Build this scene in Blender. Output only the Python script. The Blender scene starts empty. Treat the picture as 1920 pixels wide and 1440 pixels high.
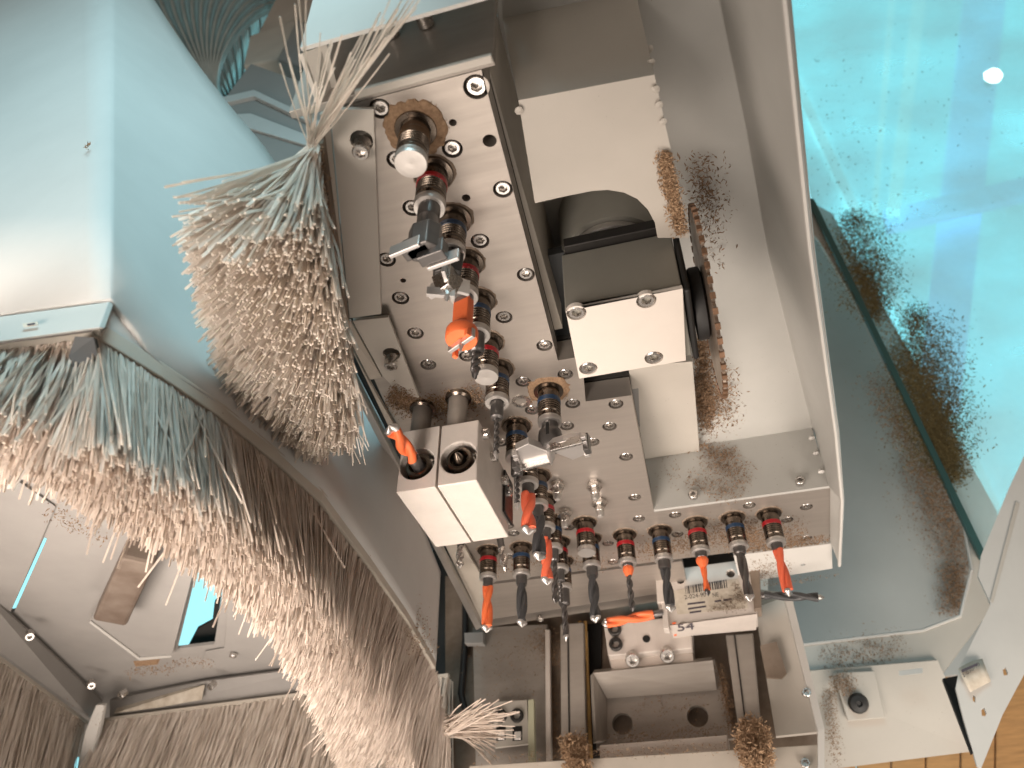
import bpy, bmesh, math, random
from mathutils import Vector, Matrix
random.seed(7)
R = math.radians
S = 0.346                       # one unit of the survey grid (camera to drill plate) in metres
C = bpy.context.scene.collection
scene = bpy.context.scene

# ------------------------------------------------------------------ camera, world, lights, exposure
PITCH, YAW, FPX = R(40), R(15.3), 1442.0
fwd = Vector((-math.sin(YAW)*math.cos(PITCH), math.cos(YAW)*math.cos(PITCH), math.sin(PITCH)))
rgt = Vector((math.cos(YAW), math.sin(YAW), 0))
upv = rgt.cross(fwd)
cam = bpy.data.cameras.new('camera'); camo = bpy.data.objects.new('camera', cam); C.objects.link(camo)
camo.rotation_euler = Matrix((rgt, upv, -fwd)).transposed().to_euler()
cam.sensor_width = 36; cam.lens = 36*FPX/1920; cam.clip_start = 0.005; cam.clip_end = 50
cam.dof.use_dof = True; cam.dof.focus_distance = 1.45*S; cam.dof.aperture_fstop = 11
scene.camera = camo
w = bpy.data.worlds.new('World'); scene.world = w; w.use_nodes = True
nt = w.node_tree; bg = nt.nodes['Background']
bg.inputs[0].default_value = (0.46, 0.38, 0.315, 1)     # plain warm workshop surroundings
bg.inputs[1].default_value = 0.41
def area(name, loc, target, size, power, col):
    l = bpy.data.lights.new(name, 'AREA'); l.size = size; l.energy = power; l.color = col
    o = bpy.data.objects.new(name, l); C.objects.link(o); o.location = Vector(loc)*S
    o.rotation_euler = (Vector(target)-Vector(loc)).to_track_quat('-Z', 'Y').to_euler()
    return o
area('work_light', (-0.40, 2.2, -2.3), (-0.25, 1.2, 1.0), 0.42, 4.2, (1.0, 0.88, 0.77))
area('window_light', (0.10, -1.5, 2.5), (-1.0, 0.55, 0.9), 0.5, 3.7, (0.54, 0.90, 1.0)).data.spread = R(95)
area('brush_fill', (-1.55, 0.75, -0.9), (-1.05, 1.45, 0.6), 0.5, 3.4, (1.0, 0.86, 0.75)).data.spread = R(100)  # unseen fill added below to brighten the hood brushes
area('lower_right_fill', (1.3, 1.3, -1.3), (0.85, 2.7, 0.9), 0.5, 2.6, (1.0, 0.88, 0.77)).data.spread = R(90)  # unseen warm fill added for the sheets at lower right
area('front_fill', (-0.95, -0.2, -0.8), (-0.84, 0.85, 0.60), 0.3, 0.75, (1.0, 0.88, 0.78)).data.spread = R(44)  # unseen fill added near the camera to brighten the bristle fronts
scene.view_settings.view_transform = 'Standard'; scene.view_settings.look = 'None'
scene.view_settings.exposure = 0.0; scene.view_settings.gamma = 1.0
scene.render.resolution_x, scene.render.resolution_y = 1024, 768

# ------------------------------------------------------------------ survey helpers: picture point -> point on a known plane
def V(px, py, z=None, y=None, x=None):
    r = fwd*FPX + rgt*(px-960) - upv*(py-720)
    k = z/r.z if z is not None else (y/r.y if y is not None else x/r.x)
    return r*k
def pix(p):
    d = p.dot(fwd); return (960+FPX*p.dot(rgt)/d, 720-FPX*p.dot(upv)/d)
def along(p, d, py, lo=0.0, hi=0.8):      # how far from p along d the picture height py is reached
    f = lambda t: pix(p+d*t)[1]-py
    a = f(lo)
    for _ in range(40):
        m = (lo+hi)/2
        if (f(m) > 0) == (a > 0): lo = m
        else: hi = m
    return lo

# ------------------------------------------------------------------ materials
M = {}
def mat(name, col, rough=0.5, metal=0.0, noise=0.0, nscale=40, bump=0.0, bscale=200, stretch=None, col2=None, spec=0.5, coat=0, dust=0.0):
    m = bpy.data.materials.new(name); m.use_nodes = True; t = m.node_tree; b = t.nodes['Principled BSDF']
    b.inputs['Roughness'].default_value = rough; b.inputs['Metallic'].default_value = metal
    b.inputs['Specular IOR Level'].default_value = spec; b.inputs['Coat Weight'].default_value = coat
    b.inputs['Base Color'].default_value = (*col, 1)
    g = t.nodes.new('ShaderNodeNewGeometry'); mp = t.nodes.new('ShaderNodeMapping')
    t.links.new(g.outputs['Position'], mp.inputs['Vector'])
    if stretch: mp.inputs['Scale'].default_value = stretch
    last = None
    if noise > 0 or col2:
        n = t.nodes.new('ShaderNodeTexNoise'); n.inputs['Scale'].default_value = nscale; n.inputs['Detail'].default_value = 8
        n.inputs['Roughness'].default_value = 0.62
        t.links.new(mp.outputs[0], n.inputs['Vector'])
        rm = t.nodes.new('ShaderNodeMapRange'); rm.inputs[1].default_value = 0.3; rm.inputs[2].default_value = 0.7
        t.links.new(n.outputs[0], rm.inputs[0])
        mx = t.nodes.new('ShaderNodeMix'); mx.data_type = 'RGBA'
        c2 = col2 or tuple(c*(1-noise) for c in col)
        mx.inputs[6].default_value = (*c2, 1); mx.inputs[7].default_value = (*col, 1)
        t.links.new(rm.outputs[0], mx.inputs[0]); last = mx.outputs[2]
        rr = t.nodes.new('ShaderNodeMapRange'); rr.inputs[3].default_value = min(1, rough*1.25); rr.inputs[4].default_value = rough*0.8
        t.links.new(n.outputs[0], rr.inputs[0]); t.links.new(rr.outputs[0], b.inputs['Roughness'])
    if dust > 0:                                # fine specks of wood dust stuck on the paint
        v = t.nodes.new('ShaderNodeTexVoronoi'); v.inputs['Scale'].default_value = 260; v.inputs['Randomness'].default_value = 1
        nd = t.nodes.new('ShaderNodeTexNoise'); nd.inputs['Scale'].default_value = 9; nd.inputs['Detail'].default_value = 3
        lt = t.nodes.new('ShaderNodeMath'); lt.operation = 'SUBTRACT'
        sc = t.nodes.new('ShaderNodeMapRange'); sc.inputs[1].default_value = 0.45; sc.inputs[2].default_value = 0.75; sc.inputs[3].default_value = 0.03; sc.inputs[4].default_value = 0.03+0.25*dust
        t.links.new(g.outputs['Position'], v.inputs['Vector']); t.links.new(g.outputs['Position'], nd.inputs['Vector'])
        t.links.new(nd.outputs[0], sc.inputs[0]); t.links.new(sc.outputs[0], lt.inputs[0]); t.links.new(v.outputs['Distance'], lt.inputs[1])
        st = t.nodes.new('ShaderNodeMapRange'); st.inputs[1].default_value = 0; st.inputs[2].default_value = 0.06
        t.links.new(lt.outputs[0], st.inputs[0])
        md = t.nodes.new('ShaderNodeMix'); md.data_type = 'RGBA'; md.inputs[7].default_value = (0.16, 0.10, 0.06, 1)
        if last: t.links.new(last, md.inputs[6])
        else: md.inputs[6].default_value = (*col, 1)
        t.links.new(st.outputs[0], md.inputs[0]); last = md.outputs[2]
    if last: t.links.new(last, b.inputs['Base Color'])
    if bump > 0:
        n2 = t.nodes.new('ShaderNodeTexNoise'); n2.inputs['Scale'].default_value = bscale; n2.inputs['Detail'].default_value = 4
        t.links.new(mp.outputs[0], n2.inputs['Vector'])
        bp = t.nodes.new('ShaderNodeBump'); bp.inputs['Strength'].default_value = bump; bp.inputs['Distance'].default_value = 0.0006
        t.links.new(n2.outputs[0], bp.inputs['Height']); t.links.new(bp.outputs[0], b.inputs['Normal'])
    M[name] = m
    return m
mat('brushed_steel', (0.45, 0.405, 0.365), 0.46, 0.75, 0.12, 60, 0.10, 500, (0.25, 3, 1))
mat('brushed_dark', (0.42, 0.38, 0.34), 0.5, 0.5, 0.42, 16, 0.1, 400, (0.3, 3, 1))
mat('steel', (0.66, 0.63, 0.60), 0.27, 1.0, 0.1, 300)
mat('steel_dark', (0.20, 0.165, 0.135), 0.25, 1.0, 0.25, 200)
mat('black_oxide', (0.045, 0.042, 0.04), 0.38, 0.6, 0.2, 200)
mat('tool_grey', (0.16, 0.15, 0.145), 0.32, 0.75, 0.2, 150)
mat('alu', (0.58, 0.55, 0.52), 0.42, 0.8, 0.08, 80, 0.12, 900)
mat('alu_plain', (0.68, 0.62, 0.57), 0.5, 0.25, 0.13, 40, 0.25, 900, dust=0.12)
mat('gear_grey', (0.30, 0.29, 0.255), 0.5, 0.3, 0.1, 30)
mat('gear_white', (0.72, 0.66, 0.60), 0.42, 0.1, 0.05, 60, dust=0.15)
mat('paint', (0.50, 0.465, 0.415), 0.45, 0, 0.10, 12, 0.08, 900, dust=0.45)
mat('paint_white', (0.60, 0.585, 0.555), 0.42, 0, 0.14, 7, 0.06, 900, dust=0.2)
mat('paint_cool', (0.46, 0.455, 0.43), 0.42, 0, 0.10, 12, 0.08, 900, dust=0.4)
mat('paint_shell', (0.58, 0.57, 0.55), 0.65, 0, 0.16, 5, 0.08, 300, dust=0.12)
mat('paint_tan', (0.54, 0.49, 0.425), 0.5, 0, 0.25, 8, 0.08, 900, dust=0.5)
mat('paint_blue', (0.47, 0.485, 0.475), 0.55, 0, 0.15, 6, dust=0.3)
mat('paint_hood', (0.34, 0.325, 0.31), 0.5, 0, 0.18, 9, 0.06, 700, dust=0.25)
mat('dark_gap', (0.03, 0.028, 0.025), 0.8)
mat('dirty_steel', (0.34, 0.28, 0.23), 0.55, 0.4, 0, 14, 0.12, 300, None, (0.13, 0.09, 0.06))
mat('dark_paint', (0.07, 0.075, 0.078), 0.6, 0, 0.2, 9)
mat('duct_rib', (0.42, 0.45, 0.43), 0.4, 0, 0.3, 40)
mat('rust', (0.11, 0.075, 0.055), 0.7, 0.2, 0, 30, 0.2, 200, None, (0.20, 0.16, 0.13))
mat('rubber', (0.012, 0.012, 0.012), 0.55)
mat('seal_green', (0.03, 0.09, 0.085), 0.5)
mat('ring_red', (0.33, 0.006, 0.012), 0.32)
mat('ring_blue', (0.008, 0.035, 0.085), 0.32)
mat('tool_orange', (0.86, 0.175, 0.055), 0.5, 0, 0.12, 150)
mat('tool_red', (0.82, 0.155, 0.075), 0.5, 0, 0.12, 150)
mat('tool_black', (0.05, 0.05, 0.052), 0.42, 0, 0.2, 150)
mat('carbide', (0.62, 0.59, 0.57), 0.33, 0.8)
mat('saw_steel', (0.42, 0.36, 0.31), 0.35, 0.8, 0, 60, 0, 100, None, (0.27, 0.19, 0.13))
mat('tooth_mat', (0.27, 0.15, 0.085), 0.6, 0.2, 0.5, 300)
mat('paper', (0.66, 0.61, 0.53), 0.7, 0, 0, 70, 0, 100, None, (0.42, 0.36, 0.28))
mat('ink', (0.03, 0.025, 0.03), 0.8)
mat('ink_pen', (0.07, 0.06, 0.075), 0.8)
mat('hole_dark', (0.01, 0.009, 0.008), 0.9)
mat('wood', (0.62, 0.34, 0.14), 0.6, 0, 0.3, 30, 0.2, 60, (1, 1, 8))
mat('grime', (0.16, 0.11, 0.075), 0.8, 0, 0, 300, 0, 100, None, (0.28, 0.22, 0.17))
mat('sawdust', (0.33, 0.215, 0.13), 0.95, 0, 0, 500, 0, 100, None, (0.19, 0.115, 0.065))
mat('sawdust_pale', (0.50, 0.35, 0.22), 0.95, 0, 0, 500, 0, 100, None, (0.31, 0.19, 0.11))
mat('sawdust_olive', (0.22, 0.17, 0.075), 0.95, 0, 0, 400, 0, 100, None, (0.12, 0.085, 0.03))
mat('bristle', (0.76, 0.67, 0.59), 0.5, 0, 0, 60, 0, 100, None, (0.56, 0.47, 0.40))
mat('bristle_pale', (0.86, 0.80, 0.73), 0.45, 0, 0, 60, 0, 100, None, (0.72, 0.64, 0.56))
mat('hose_yellow', (0.50, 0.30, 0.10), 0.6, 0, 0.3, 60)
mat('green_strip', (0.42, 0.42, 0.30), 0.6)
mat('grey_box', (0.25, 0.245, 0.235), 0.6, 0, 0.1, 10)
mat('post_glow_cyan', (0.55, 0.9, 0.95), 0.5)
mat('post_glow_violet', (0.40, 0.55, 0.85), 0.5)
for nm in ('bristle', 'bristle_pale'):                 # nylon lets some light through
    t = M[nm].node_tree; out = t.nodes['Material Output']; pb = t.nodes['Principled BSDF']
    tl = t.nodes.new('ShaderNodeBsdfTranslucent'); mx = t.nodes.new('ShaderNodeMixShader'); mx.inputs[0].default_value = 0.35
    t.links.new(pb.inputs['Base Color'].links[0].from_socket, tl.inputs[0])
    t.links.new(pb.outputs[0], mx.inputs[1]); t.links.new(tl.outputs[0], mx.inputs[2]); t.links.new(mx.outputs[0], out.inputs[0])
# clear plastics
def glass(name, tint, fac_gloss, haze, hazecol, rough=0.05):
    m = bpy.data.materials.new(name); m.use_nodes = True; t = m.node_tree; t.nodes.clear()
    o = t.nodes.new('ShaderNodeOutputMaterial'); tr = t.nodes.new('ShaderNodeBsdfTransparent'); tr.inputs[0].default_value = (*tint, 1)
    gl = t.nodes.new('ShaderNodeBsdfGlossy'); gl.inputs['Roughness'].default_value = rough
    tl = t.nodes.new('ShaderNodeBsdfTranslucent'); tl.inputs[0].default_value = (*hazecol, 1)
    df = t.nodes.new('ShaderNodeBsdfDiffuse'); df.inputs[0].default_value = (*hazecol, 1)
    ad = t.nodes.new('ShaderNodeMixShader'); ad.inputs[0].default_value = 0.5; t.links.new(tl.outputs[0], ad.inputs[1]); t.links.new(df.outputs[0], ad.inputs[2])
    m1 = t.nodes.new('ShaderNodeMixShader'); t.links.new(tr.outputs[0], m1.inputs[1]); t.links.new(ad.outputs[0], m1.inputs[2])
    nz = t.nodes.new('ShaderNodeTexNoise'); nz.inputs['Scale'].default_value = 5; nz.inputs['Detail'].default_value = 5
    g = t.nodes.new('ShaderNodeNewGeometry'); t.links.new(g.outputs['Position'], nz.inputs['Vector'])
    rg = t.nodes.new('ShaderNodeMapRange'); rg.inputs[1].default_value = 0.3; rg.inputs[2].default_value = 0.7; rg.inputs[3].default_value = haze*0.5; rg.inputs[4].default_value = haze*1.5
    t.links.new(nz.outputs[0], rg.inputs[0]); t.links.new(rg.outputs[0], m1.inputs[0])
    m2 = t.nodes.new('ShaderNodeMixShader'); m2.inputs[0].default_value = fac_gloss
    t.links.new(m1.outputs[0], m2.inputs[1]); t.links.new(gl.outputs[0], m2.inputs[2]); t.links.new(m2.outputs[0], o.inputs[0])
    M[name] = m
glass('acrylic', (0.80, 0.97, 0.98), 0.03, 0.36, (0.90, 0.93, 0.92))
glass('duct_film', (0.34, 0.34, 0.33), 0.10, 0.62, (0.50, 0.52, 0.50), 0.2)
m = bpy.data.materials.new('lamp_glow'); m.use_nodes = True; b = m.node_tree.nodes['Principled BSDF']
b.inputs['Emission Color'].default_value = (1, 0.98, 0.95, 1); b.inputs['Emission Strength'].default_value = 9; M['lamp_glow'] = m

for nm, cc in (('post_glow_cyan', (0.42, 0.92, 0.97)), ('post_glow_violet', (0.30, 0.68, 0.88))):   # emission paints light onto the far bars, which no lamp reaches
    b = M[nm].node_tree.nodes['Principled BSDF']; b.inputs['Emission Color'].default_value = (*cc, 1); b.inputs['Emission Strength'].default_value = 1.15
m = bpy.data.materials.new('hall_glass'); m.use_nodes = True; b = m.node_tree.nodes['Principled BSDF']
b.inputs['Emission Color'].default_value = (0.26, 0.84, 0.95, 1); b.inputs['Emission Strength'].default_value = 1.2; M['hall_glass'] = m
# ------------------------------------------------------------------ object helpers
W = {}
def link(o, parent, world):
    C.objects.link(o); o.matrix_world = world; W[o] = world.copy()
    if parent:
        o.parent = parent; o.matrix_parent_inverse = W[parent].inverted()
    o.matrix_basis = world
    return o
def T(name, label, cat, loc, group=None):
    o = bpy.data.objects.new(name, None); o.empty_display_size = 0.02
    link(o, None, Matrix.Translation(Vector(loc)*S)); o['label'] = label; o['category'] = cat
    if group: o['group'] = group
    return o
def tag(o, label, cat, group=None, kind=None):
    if label: o['label'] = label
    if cat: o['category'] = cat
    if group: o['group'] = group
    if kind: o['kind'] = kind
    return o
def me(name, verts, faces, m, smooth=False):
    d = bpy.data.meshes.new(name); d.from_pydata([tuple(v) for v in verts], [], faces); d.materials.append(M[m]); d.update()
    if smooth:
        d.shade_smooth()
        d.set_sharp_from_angle(angle=R(40))
    return d
def obj(name, verts, faces, m, parent=None, smooth=False, bevel=0, solid=0, off=-1, bseg=2):
    vs = [Vector(v)*S for v in verts]
    c = Vector((sum(v.x for v in vs), sum(v.y for v in vs), sum(v.z for v in vs)))/len(vs)
    d = me(name, [v-c for v in vs], faces, m, smooth)
    o = bpy.data.objects.new(name, d); link(o, parent, Matrix.Translation(c))
    if solid:
        k = o.modifiers.new('s', 'SOLIDIFY'); k.thickness = solid*S; k.offset = off; k.use_even_offset = False
    if bevel:
        k = o.modifiers.new('b', 'BEVEL'); k.width = bevel*S; k.segments = bseg; k.limit_method = 'ANGLE'; k.angle_limit = R(35)
    return o
BF = [(0,3,2,1),(4,5,6,7),(0,1,5,4),(1,2,6,5),(2,3,7,6),(3,0,4,7)]
def box(name, x0, x1, y0, y1, z0, z1, m, parent=None, bevel=0.0025):
    return obj(name, [(x0,y0,z0),(x1,y0,z0),(x1,y1,z0),(x0,y1,z0),(x0,y0,z1),(x1,y0,z1),(x1,y1,z1),(x0,y1,z1)], BF, m, parent, bevel=bevel)
def slab(name, quad, back, m, parent=None, bevel=0.002):
    q = [Vector(p) for p in quad]; n = (q[1]-q[0]).cross(q[2]-q[0]); 
    if n.dot(q[0]) > 0: pass
    b = Vector(back); k = len(q); v = q+[p+b for p in q]
    f = [tuple(range(k)), tuple(range(2*k-1, k-1, -1))]+[(i, i+k, (i+1) % k+k, (i+1) % k) for i in range(k)]
    d = obj(name, v, f, m, parent, bevel=bevel)
    bm = bmesh.new(); bm.from_mesh(d.data); bmesh.ops.recalc_face_normals(bm, faces=bm.faces); bm.to_mesh(d.data); bm.free()
    return d
def circ(c, r, n=20, u=None, v=None):
    u = u or Vector((1,0,0)); v = v or Vector((0,1,0)); c = Vector(c)
    return [c+u*(r*math.cos(2*math.pi*i/n))+v*(r*math.sin(2*math.pi*i/n)) for i in range(n)]
def sheet(name, pts, th, m, parent=None, holes=(), bevel=0.0, smooth=False):
    """flat polygon with holes, front towards the camera, thickness behind it"""
    bm = bmesh.new(); es = []
    for loop in [pts]+list(holes):
        vs = [bm.verts.new(Vector(p)) for p in loop]
        es += [bm.edges.new((vs[i], vs[(i+1) % len(vs)])) for i in range(len(vs))]
    nn = Vector((0,0,0)); P = [Vector(p) for p in pts]
    for i in range(len(P)): nn += P[i].cross(P[(i+1) % len(P)])
    bmesh.ops.triangle_fill(bm, use_beauty=True, use_dissolve=False, edges=es, normal=nn.normalized())
    bm.verts.ensure_lookup_table(); bm.verts.index_update()
    c = Vector(pts[0])
    for f in bm.faces:
        f.normal_update()
        if f.normal.dot(f.calc_center_median()) > 0: f.normal_flip()
    vs = [v.co.copy() for v in bm.verts]; fs = [tuple(v.index for v in f.verts) for f in bm.faces]; bm.free()
    return obj(name, vs, fs, m, parent, solid=th, bevel=bevel, smooth=smooth)
def ring_faces(prof, n, closed0=True, closed1=True):
    v = []; f = []
    for r, z in prof:
        for i in range(n):
            a = 2*math.pi*i/n; v.append((r*math.cos(a), r*math.sin(a), z))
    for j in range(len(prof)-1):
        for i in range(n):
            k = (i+1) % n; f.append((j*n+i, j*n+k, (j+1)*n+k, (j+1)*n+i))
    if closed0: f.append(tuple(range(n-1, -1, -1)))
    if closed1: f.append(tuple((len(prof)-1)*n+i for i in range(n)))
    return v, f
def lathe_mesh(name, prof, m, n=28, c0=True, c1=True):
    v, f = ring_faces(prof, n, c0, c1)
    return me(name, [Vector(p)*S for p in v], f, m, True)
def rot_to(d):
    return Vector(d).normalized().to_track_quat('Z', 'Y').to_matrix().to_4x4()
def inst(name, mesh, loc, d, parent, spin=0.0):
    o = bpy.data.objects.new(name, mesh)
    return link(o, parent, Matrix.Translation(Vector(loc)*S) @ rot_to(d) @ Matrix.Rotation(spin, 4, 'Z'))
def tube(name, path, r, m, parent=None, n=10):
    P = [Vector(p) for p in path]; v = []; f = []
    for i, p in enumerate(P):
        t = (P[min(i+1, len(P)-1)]-P[max(i-1, 0)]).normalized()
        a = t.cross(Vector((0.3, 0.2, 1))).normalized(); b2 = t.cross(a)
        for k in range(n):
            g = 2*math.pi*k/n; v.append(p+a*(r*math.cos(g))+b2*(r*math.sin(g)))
    for i in range(len(P)-1):
        for k in range(n):
            q = (k+1) % n; f.append((i*n+k, i*n+q, (i+1)*n+q, (i+1)*n+k))
    f += [tuple(range(n-1, -1, -1)), tuple((len(P)-1)*n+k for k in range(n))]
    return obj(name, v, f, m, parent, smooth=True)
def lerp(a, b, t): return a+(b-a)*t
def poly_at(pts, t):
    t = max(0, min(0.9999, t))*(len(pts)-1); i = int(t); return lerp(Vector(pts[i]), Vector(pts[i+1]), t-i)
DOWN = Vector((0,0,-1)); UP = Vector((0,0,1))

# shared meshes (local +Z points out of the surface the part sits on)
def screw_mesh(name, r, h, m, below=0.0):
    n = 24; v = []; f = []
    def ring(rad, z, hexa=False):
        for i in range(n):
            a = 2*math.pi*i/n
            q = rad
            if hexa:
                b = (a % (math.pi/3))-math.pi/6; q = rad*math.cos(math.pi/6)/math.cos(b)
            v.append((q*math.cos(a), q*math.sin(a), z))
    ring(r, -below); ring(r, h-r*0.12); ring(r*0.88, h); ring(r*0.64, h, True); ring(r*0.58, h-r*0.08, True); ring(r*0.58, h-r*0.8, True)
    for j in range(5):
        for i in range(n):
            k = (i+1) % n; f.append((j*n+i, j*n+k, (j+1)*n+k, (j+1)*n+i))
    f.append(tuple(5*n+i for i in range(n)))
    return me(name, [Vector(p)*S for p in v], f, m, True)
SCREW = screw_mesh('screw', 0.0122, 0.0, 'steel', 0.02)
SCREW_BIG = screw_mesh('screw_large', 0.0145, 0.0, 'steel', 0.02)
SCREW_OUT = screw_mesh('screw_raised', 0.0115, 0.012, 'steel', 0.0)
SCREW_TALL = screw_mesh('screw_tall', 0.0125, 0.026, 'steel', 0.0)
SCREW_DARK = screw_mesh('screw_dark', 0.020, 0.012, 'black_oxide', 0.0)
SCREW_CAP = screw_mesh('screw_cap', 0.021, 0.045, 'steel', 0.0)

# ================================================================== 1. SAW HOUSING (pocket beside the head)
hs = T('saw_housing', 'light grey sheet metal hood open at the bottom around the circular saw', 'housing', (0.1, 1.2, 1.3))
cre = [Vector((.11,-.15,1.31)), V(1350,0,z=1.30), V(1400,240,z=1.28), V(1440,470,z=1.25), V(1525,808,z=1.17), V(1555,911,z=1.0), V(1555,1015,z=1.0)]  # first points extend the roof out of view, added to block window_light
lef = [Vector((-.15,-.15,1.31)), V(930,0,z=1.30), V(950,240,z=1.28), V(1000,470,z=1.25), V(1190,850,z=1.17)]
edg = [Vector((.165,-.10,1.0)), V(1470,0,z=.97), V(1494,240,z=.97), V(1518,470,z=.97), V(1566,812,z=.97), V(1578,940,z=.97), V(1573,1060,z=.97)]
vs = lef+cre+edg; nl = len(lef); nc = len(cre)
fs = [(i, i+1, nl+i+1, nl+i) for i in range(4)]+[(nl+i, nl+i+1, nl+nc+i+1, nl+nc+i) for i in range(6)]
o = obj('inner_shell', vs, fs, 'paint_cool', hs, solid=0.010, off=1)
k = o.modifiers.new('b', 'BEVEL'); k.width = 0.03*S; k.segments = 5; k.limit_method = 'ANGLE'; k.angle_limit = R(20); o.data.shade_smooth()
bm = bmesh.new(); bm.from_mesh(o.data)
for f in bm.faces:
    if f.normal.dot(f.calc_center_median()+o.location) > 0: f.normal_flip()
bm.to_mesh(o.data); bm.free(); o.modifiers['s'].offset = -1
tube('sheet_edge', [p+Vector((0.001,0,-0.001)) for p in edg], 0.0045, 'paint_white', hs, 6)
# far wall of the pocket and its weld beads
sheet('end_wall', [V(1202,850,y=1.715), V(1520,795,y=1.715), V(1556,911,y=1.715), V(1226,956,y=1.715)], 0.01, 'paint_cool', hs)
for px, py in [(1300,930),(1500,904)]:
    inst('screw', SCREW_OUT, V(px,py,y=1.713), (0,-1,0), hs)
for px, py, r in [(1290,842,.006),(1215,853,.005),(1522,822,.008),(1530,850,.007),(1540,885,.008)]:
    v, f = ring_faces([(r*0.2,-r*.3),(r,0),(r*.8,r*.6),(r*.2,r*.8)], 10)
    c = V(px,py,y=1.70); obj('weld_bead', [Vector(p)*1.0+c for p in v], f, 'paint_white', hs, smooth=True)
# bracket sheet under the saw gearbox
slab('bracket', [V(1178,688,z=1.05), V(1299,678,z=1.05), V(1312,846,y=1.713), V(1204,862,y=1.713)], (0,0.01,0.03), 'paint', hs)
sheet('backing_plate', [V(1075,690,z=1.07), V(1195,676,z=1.07), V(1200,800,z=1.07), V(1082,790,z=1.07)], 0.02, 'grey_box', hs)
# motor guard: flat sheet with round cut-out, folding up towards the front
arc = [(1003,381),(1060,368),(1110,358),(1140,356),(1170,361),(1195,373),(1215,393),(1228,418),(1233,446)]
sheet('motor_guard', [V(x,y,z=1.02) for x, y in [(972,188)]+arc+[(1292,446),(1276,370),(1260,290),(1227,140)]], 0.008, 'paint', hs)
slab('guard_fold', [V(915,-110,y=.572), V(1170,-110,y=.588), V(1227,140,z=1.0205), V(972,188,z=1.0205)], (0,0.008,0.0), 'paint', hs, 0)
for px, py, z_ in [(1222,120,1.06),(1218,95,1.11),(1229,170,1.018),(1236,200,1.018),(1243,232,1.018),(975,210,1.018)]:
    v, f = ring_faces([(.001,-.002),(.006,0),(.005,.003),(.001,.005)], 8)
    c = V(px,py,z=z_); obj('weld_bead', [Vector(p)*random.uniform(.8,1.2)+c-Vector((0,.004,.003)) for p in v], f, 'paint', hs, smooth=True)
# lower flange by the row of drills
sheet('lower_flange', [(0.08,2.012,.996), (0.337,2.012,.996), (0.345,2.165,.996), (0.09,2.19,.996)], 0.008, 'paint_white', hs, holes=[circ((0.265,2.12,.996), 0.007, 12)])

# ================================================================== 2. DRILLING HEAD
hd = T('drilling_head', 'brushed steel drilling head plate with rows of spindles and socket screws', 'drilling head', (-0.3, 1.2, 1.0))
scr = [(713,204),(848,279),(943,355),(900,452),(986,515),(725,487),(751,559),(945,595),(779,625),(1021,648),(803,684),(1060,702),(1074,757),(1155,758),(1143,800),(1111,829),(1174,857),(1190,933),(981,716),(998,769),(1063,799),(938,830),(773,390),(876,668),(744,300),(1198,973),(1266,966),(1405,948),(1512,951),(1140,1019),(1067,989),(955,1043),(953,986),(1150,1054),(1512,1010),(1270,1002),(1476,975),(963,1000)]
plate = [(-.40,.497),(-.179,.497)]+[tuple(V(x,y,z=1)[:2]) for x, y in [(1046,676),(1091,668),(1098,753),(1184,741),(1226,957)]]+[(.326,1.722),(.332,2.0),(-.70,2.0),(-.60,1.25),(-.57,1.0),(-.545,.88)]
holes = [circ(V(x,y,z=1), 0.0158, 20) for x, y in scr]+[circ(V(893,163,z=1), 0.0185, 24), circ(V(918,264,z=1), 0.0105), circ(V(849,230,z=1), 0.0058, 14), circ(V(874,371,z=1), 0.0068, 14), circ(V(756,526,z=1), 0.0052, 14)]
sheet('plate', [(x,y,1.0) for x, y in plate], 0.05, 'brushed_steel', hd, holes)
for i, (x, y) in enumerate(scr): inst('screw', SCREW, V(x,y,z=1)+Vector((0,0,0.0015)), DOWN, hd, i*1.3)
inst('screw', SCREW_BIG, V(893,163,z=1)+Vector((0,0,0.0015)), DOWN, hd, 0.4)
sheet('backing', [(x,y,1.056) for x, y in plate], 0.01, 'dark_gap', hd)
BUSH = lathe_mesh('bushing', [(0.0115,-0.002),(0.0125,0.003),(0.0185,0.003),(0.0195,-0.001)], 'steel', 28, False, False)
inst('bushing', BUSH, V(977,752,z=1), DOWN, hd)
sheet('slot_back', [(-.30,.95,1.13),(-.02,.95,1.13),(-.02,1.40,1.13),(-.30,1.40,1.13)], .02, 'dark_paint', hd)  # dark sheet added to keep the hall glow out of the notch
# head body above the plate, seen in the slot beside the saw
slab('body_side', [(-.178,.50,1.06), (-.178,.50,1.30), (-.192,1.08,1.30), (-.192,1.08,1.06)], (-.02,0,0), 'paint_tan', hd, 0)
slab('front_wall', [(-.46,.482,.995), (-.158,.482,.995), (-.156,.482,1.30), (-.46,.482,1.30)], (0,.012,0), 'brushed_dark', hd, 0.001)
box('front_lip', -.355, -.158, .474, .486, .986, .9945, 'paint', hd, 0.002)
slab('front_cover', [V(566,97,y=.42), V(945,-8,y=.42), V(945,-120,y=.42), V(622,-120,y=.42)], (0,-.006,0.0), 'paint_white', hd, 0.001)
slab('cover_cheek', [V(566,97,y=.42)+Vector((0,.002,0)), V(600,192,z=1.0), V(640,190,z=1.03), V(612,82,y=.424)], (-.006,0,0), 'paint', hd, 0)
for px, py in [(800,47),(735,66)]: inst('screw', SCREW_TALL, V(px,py,y=.48), (0,-1,0), hd)
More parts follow.
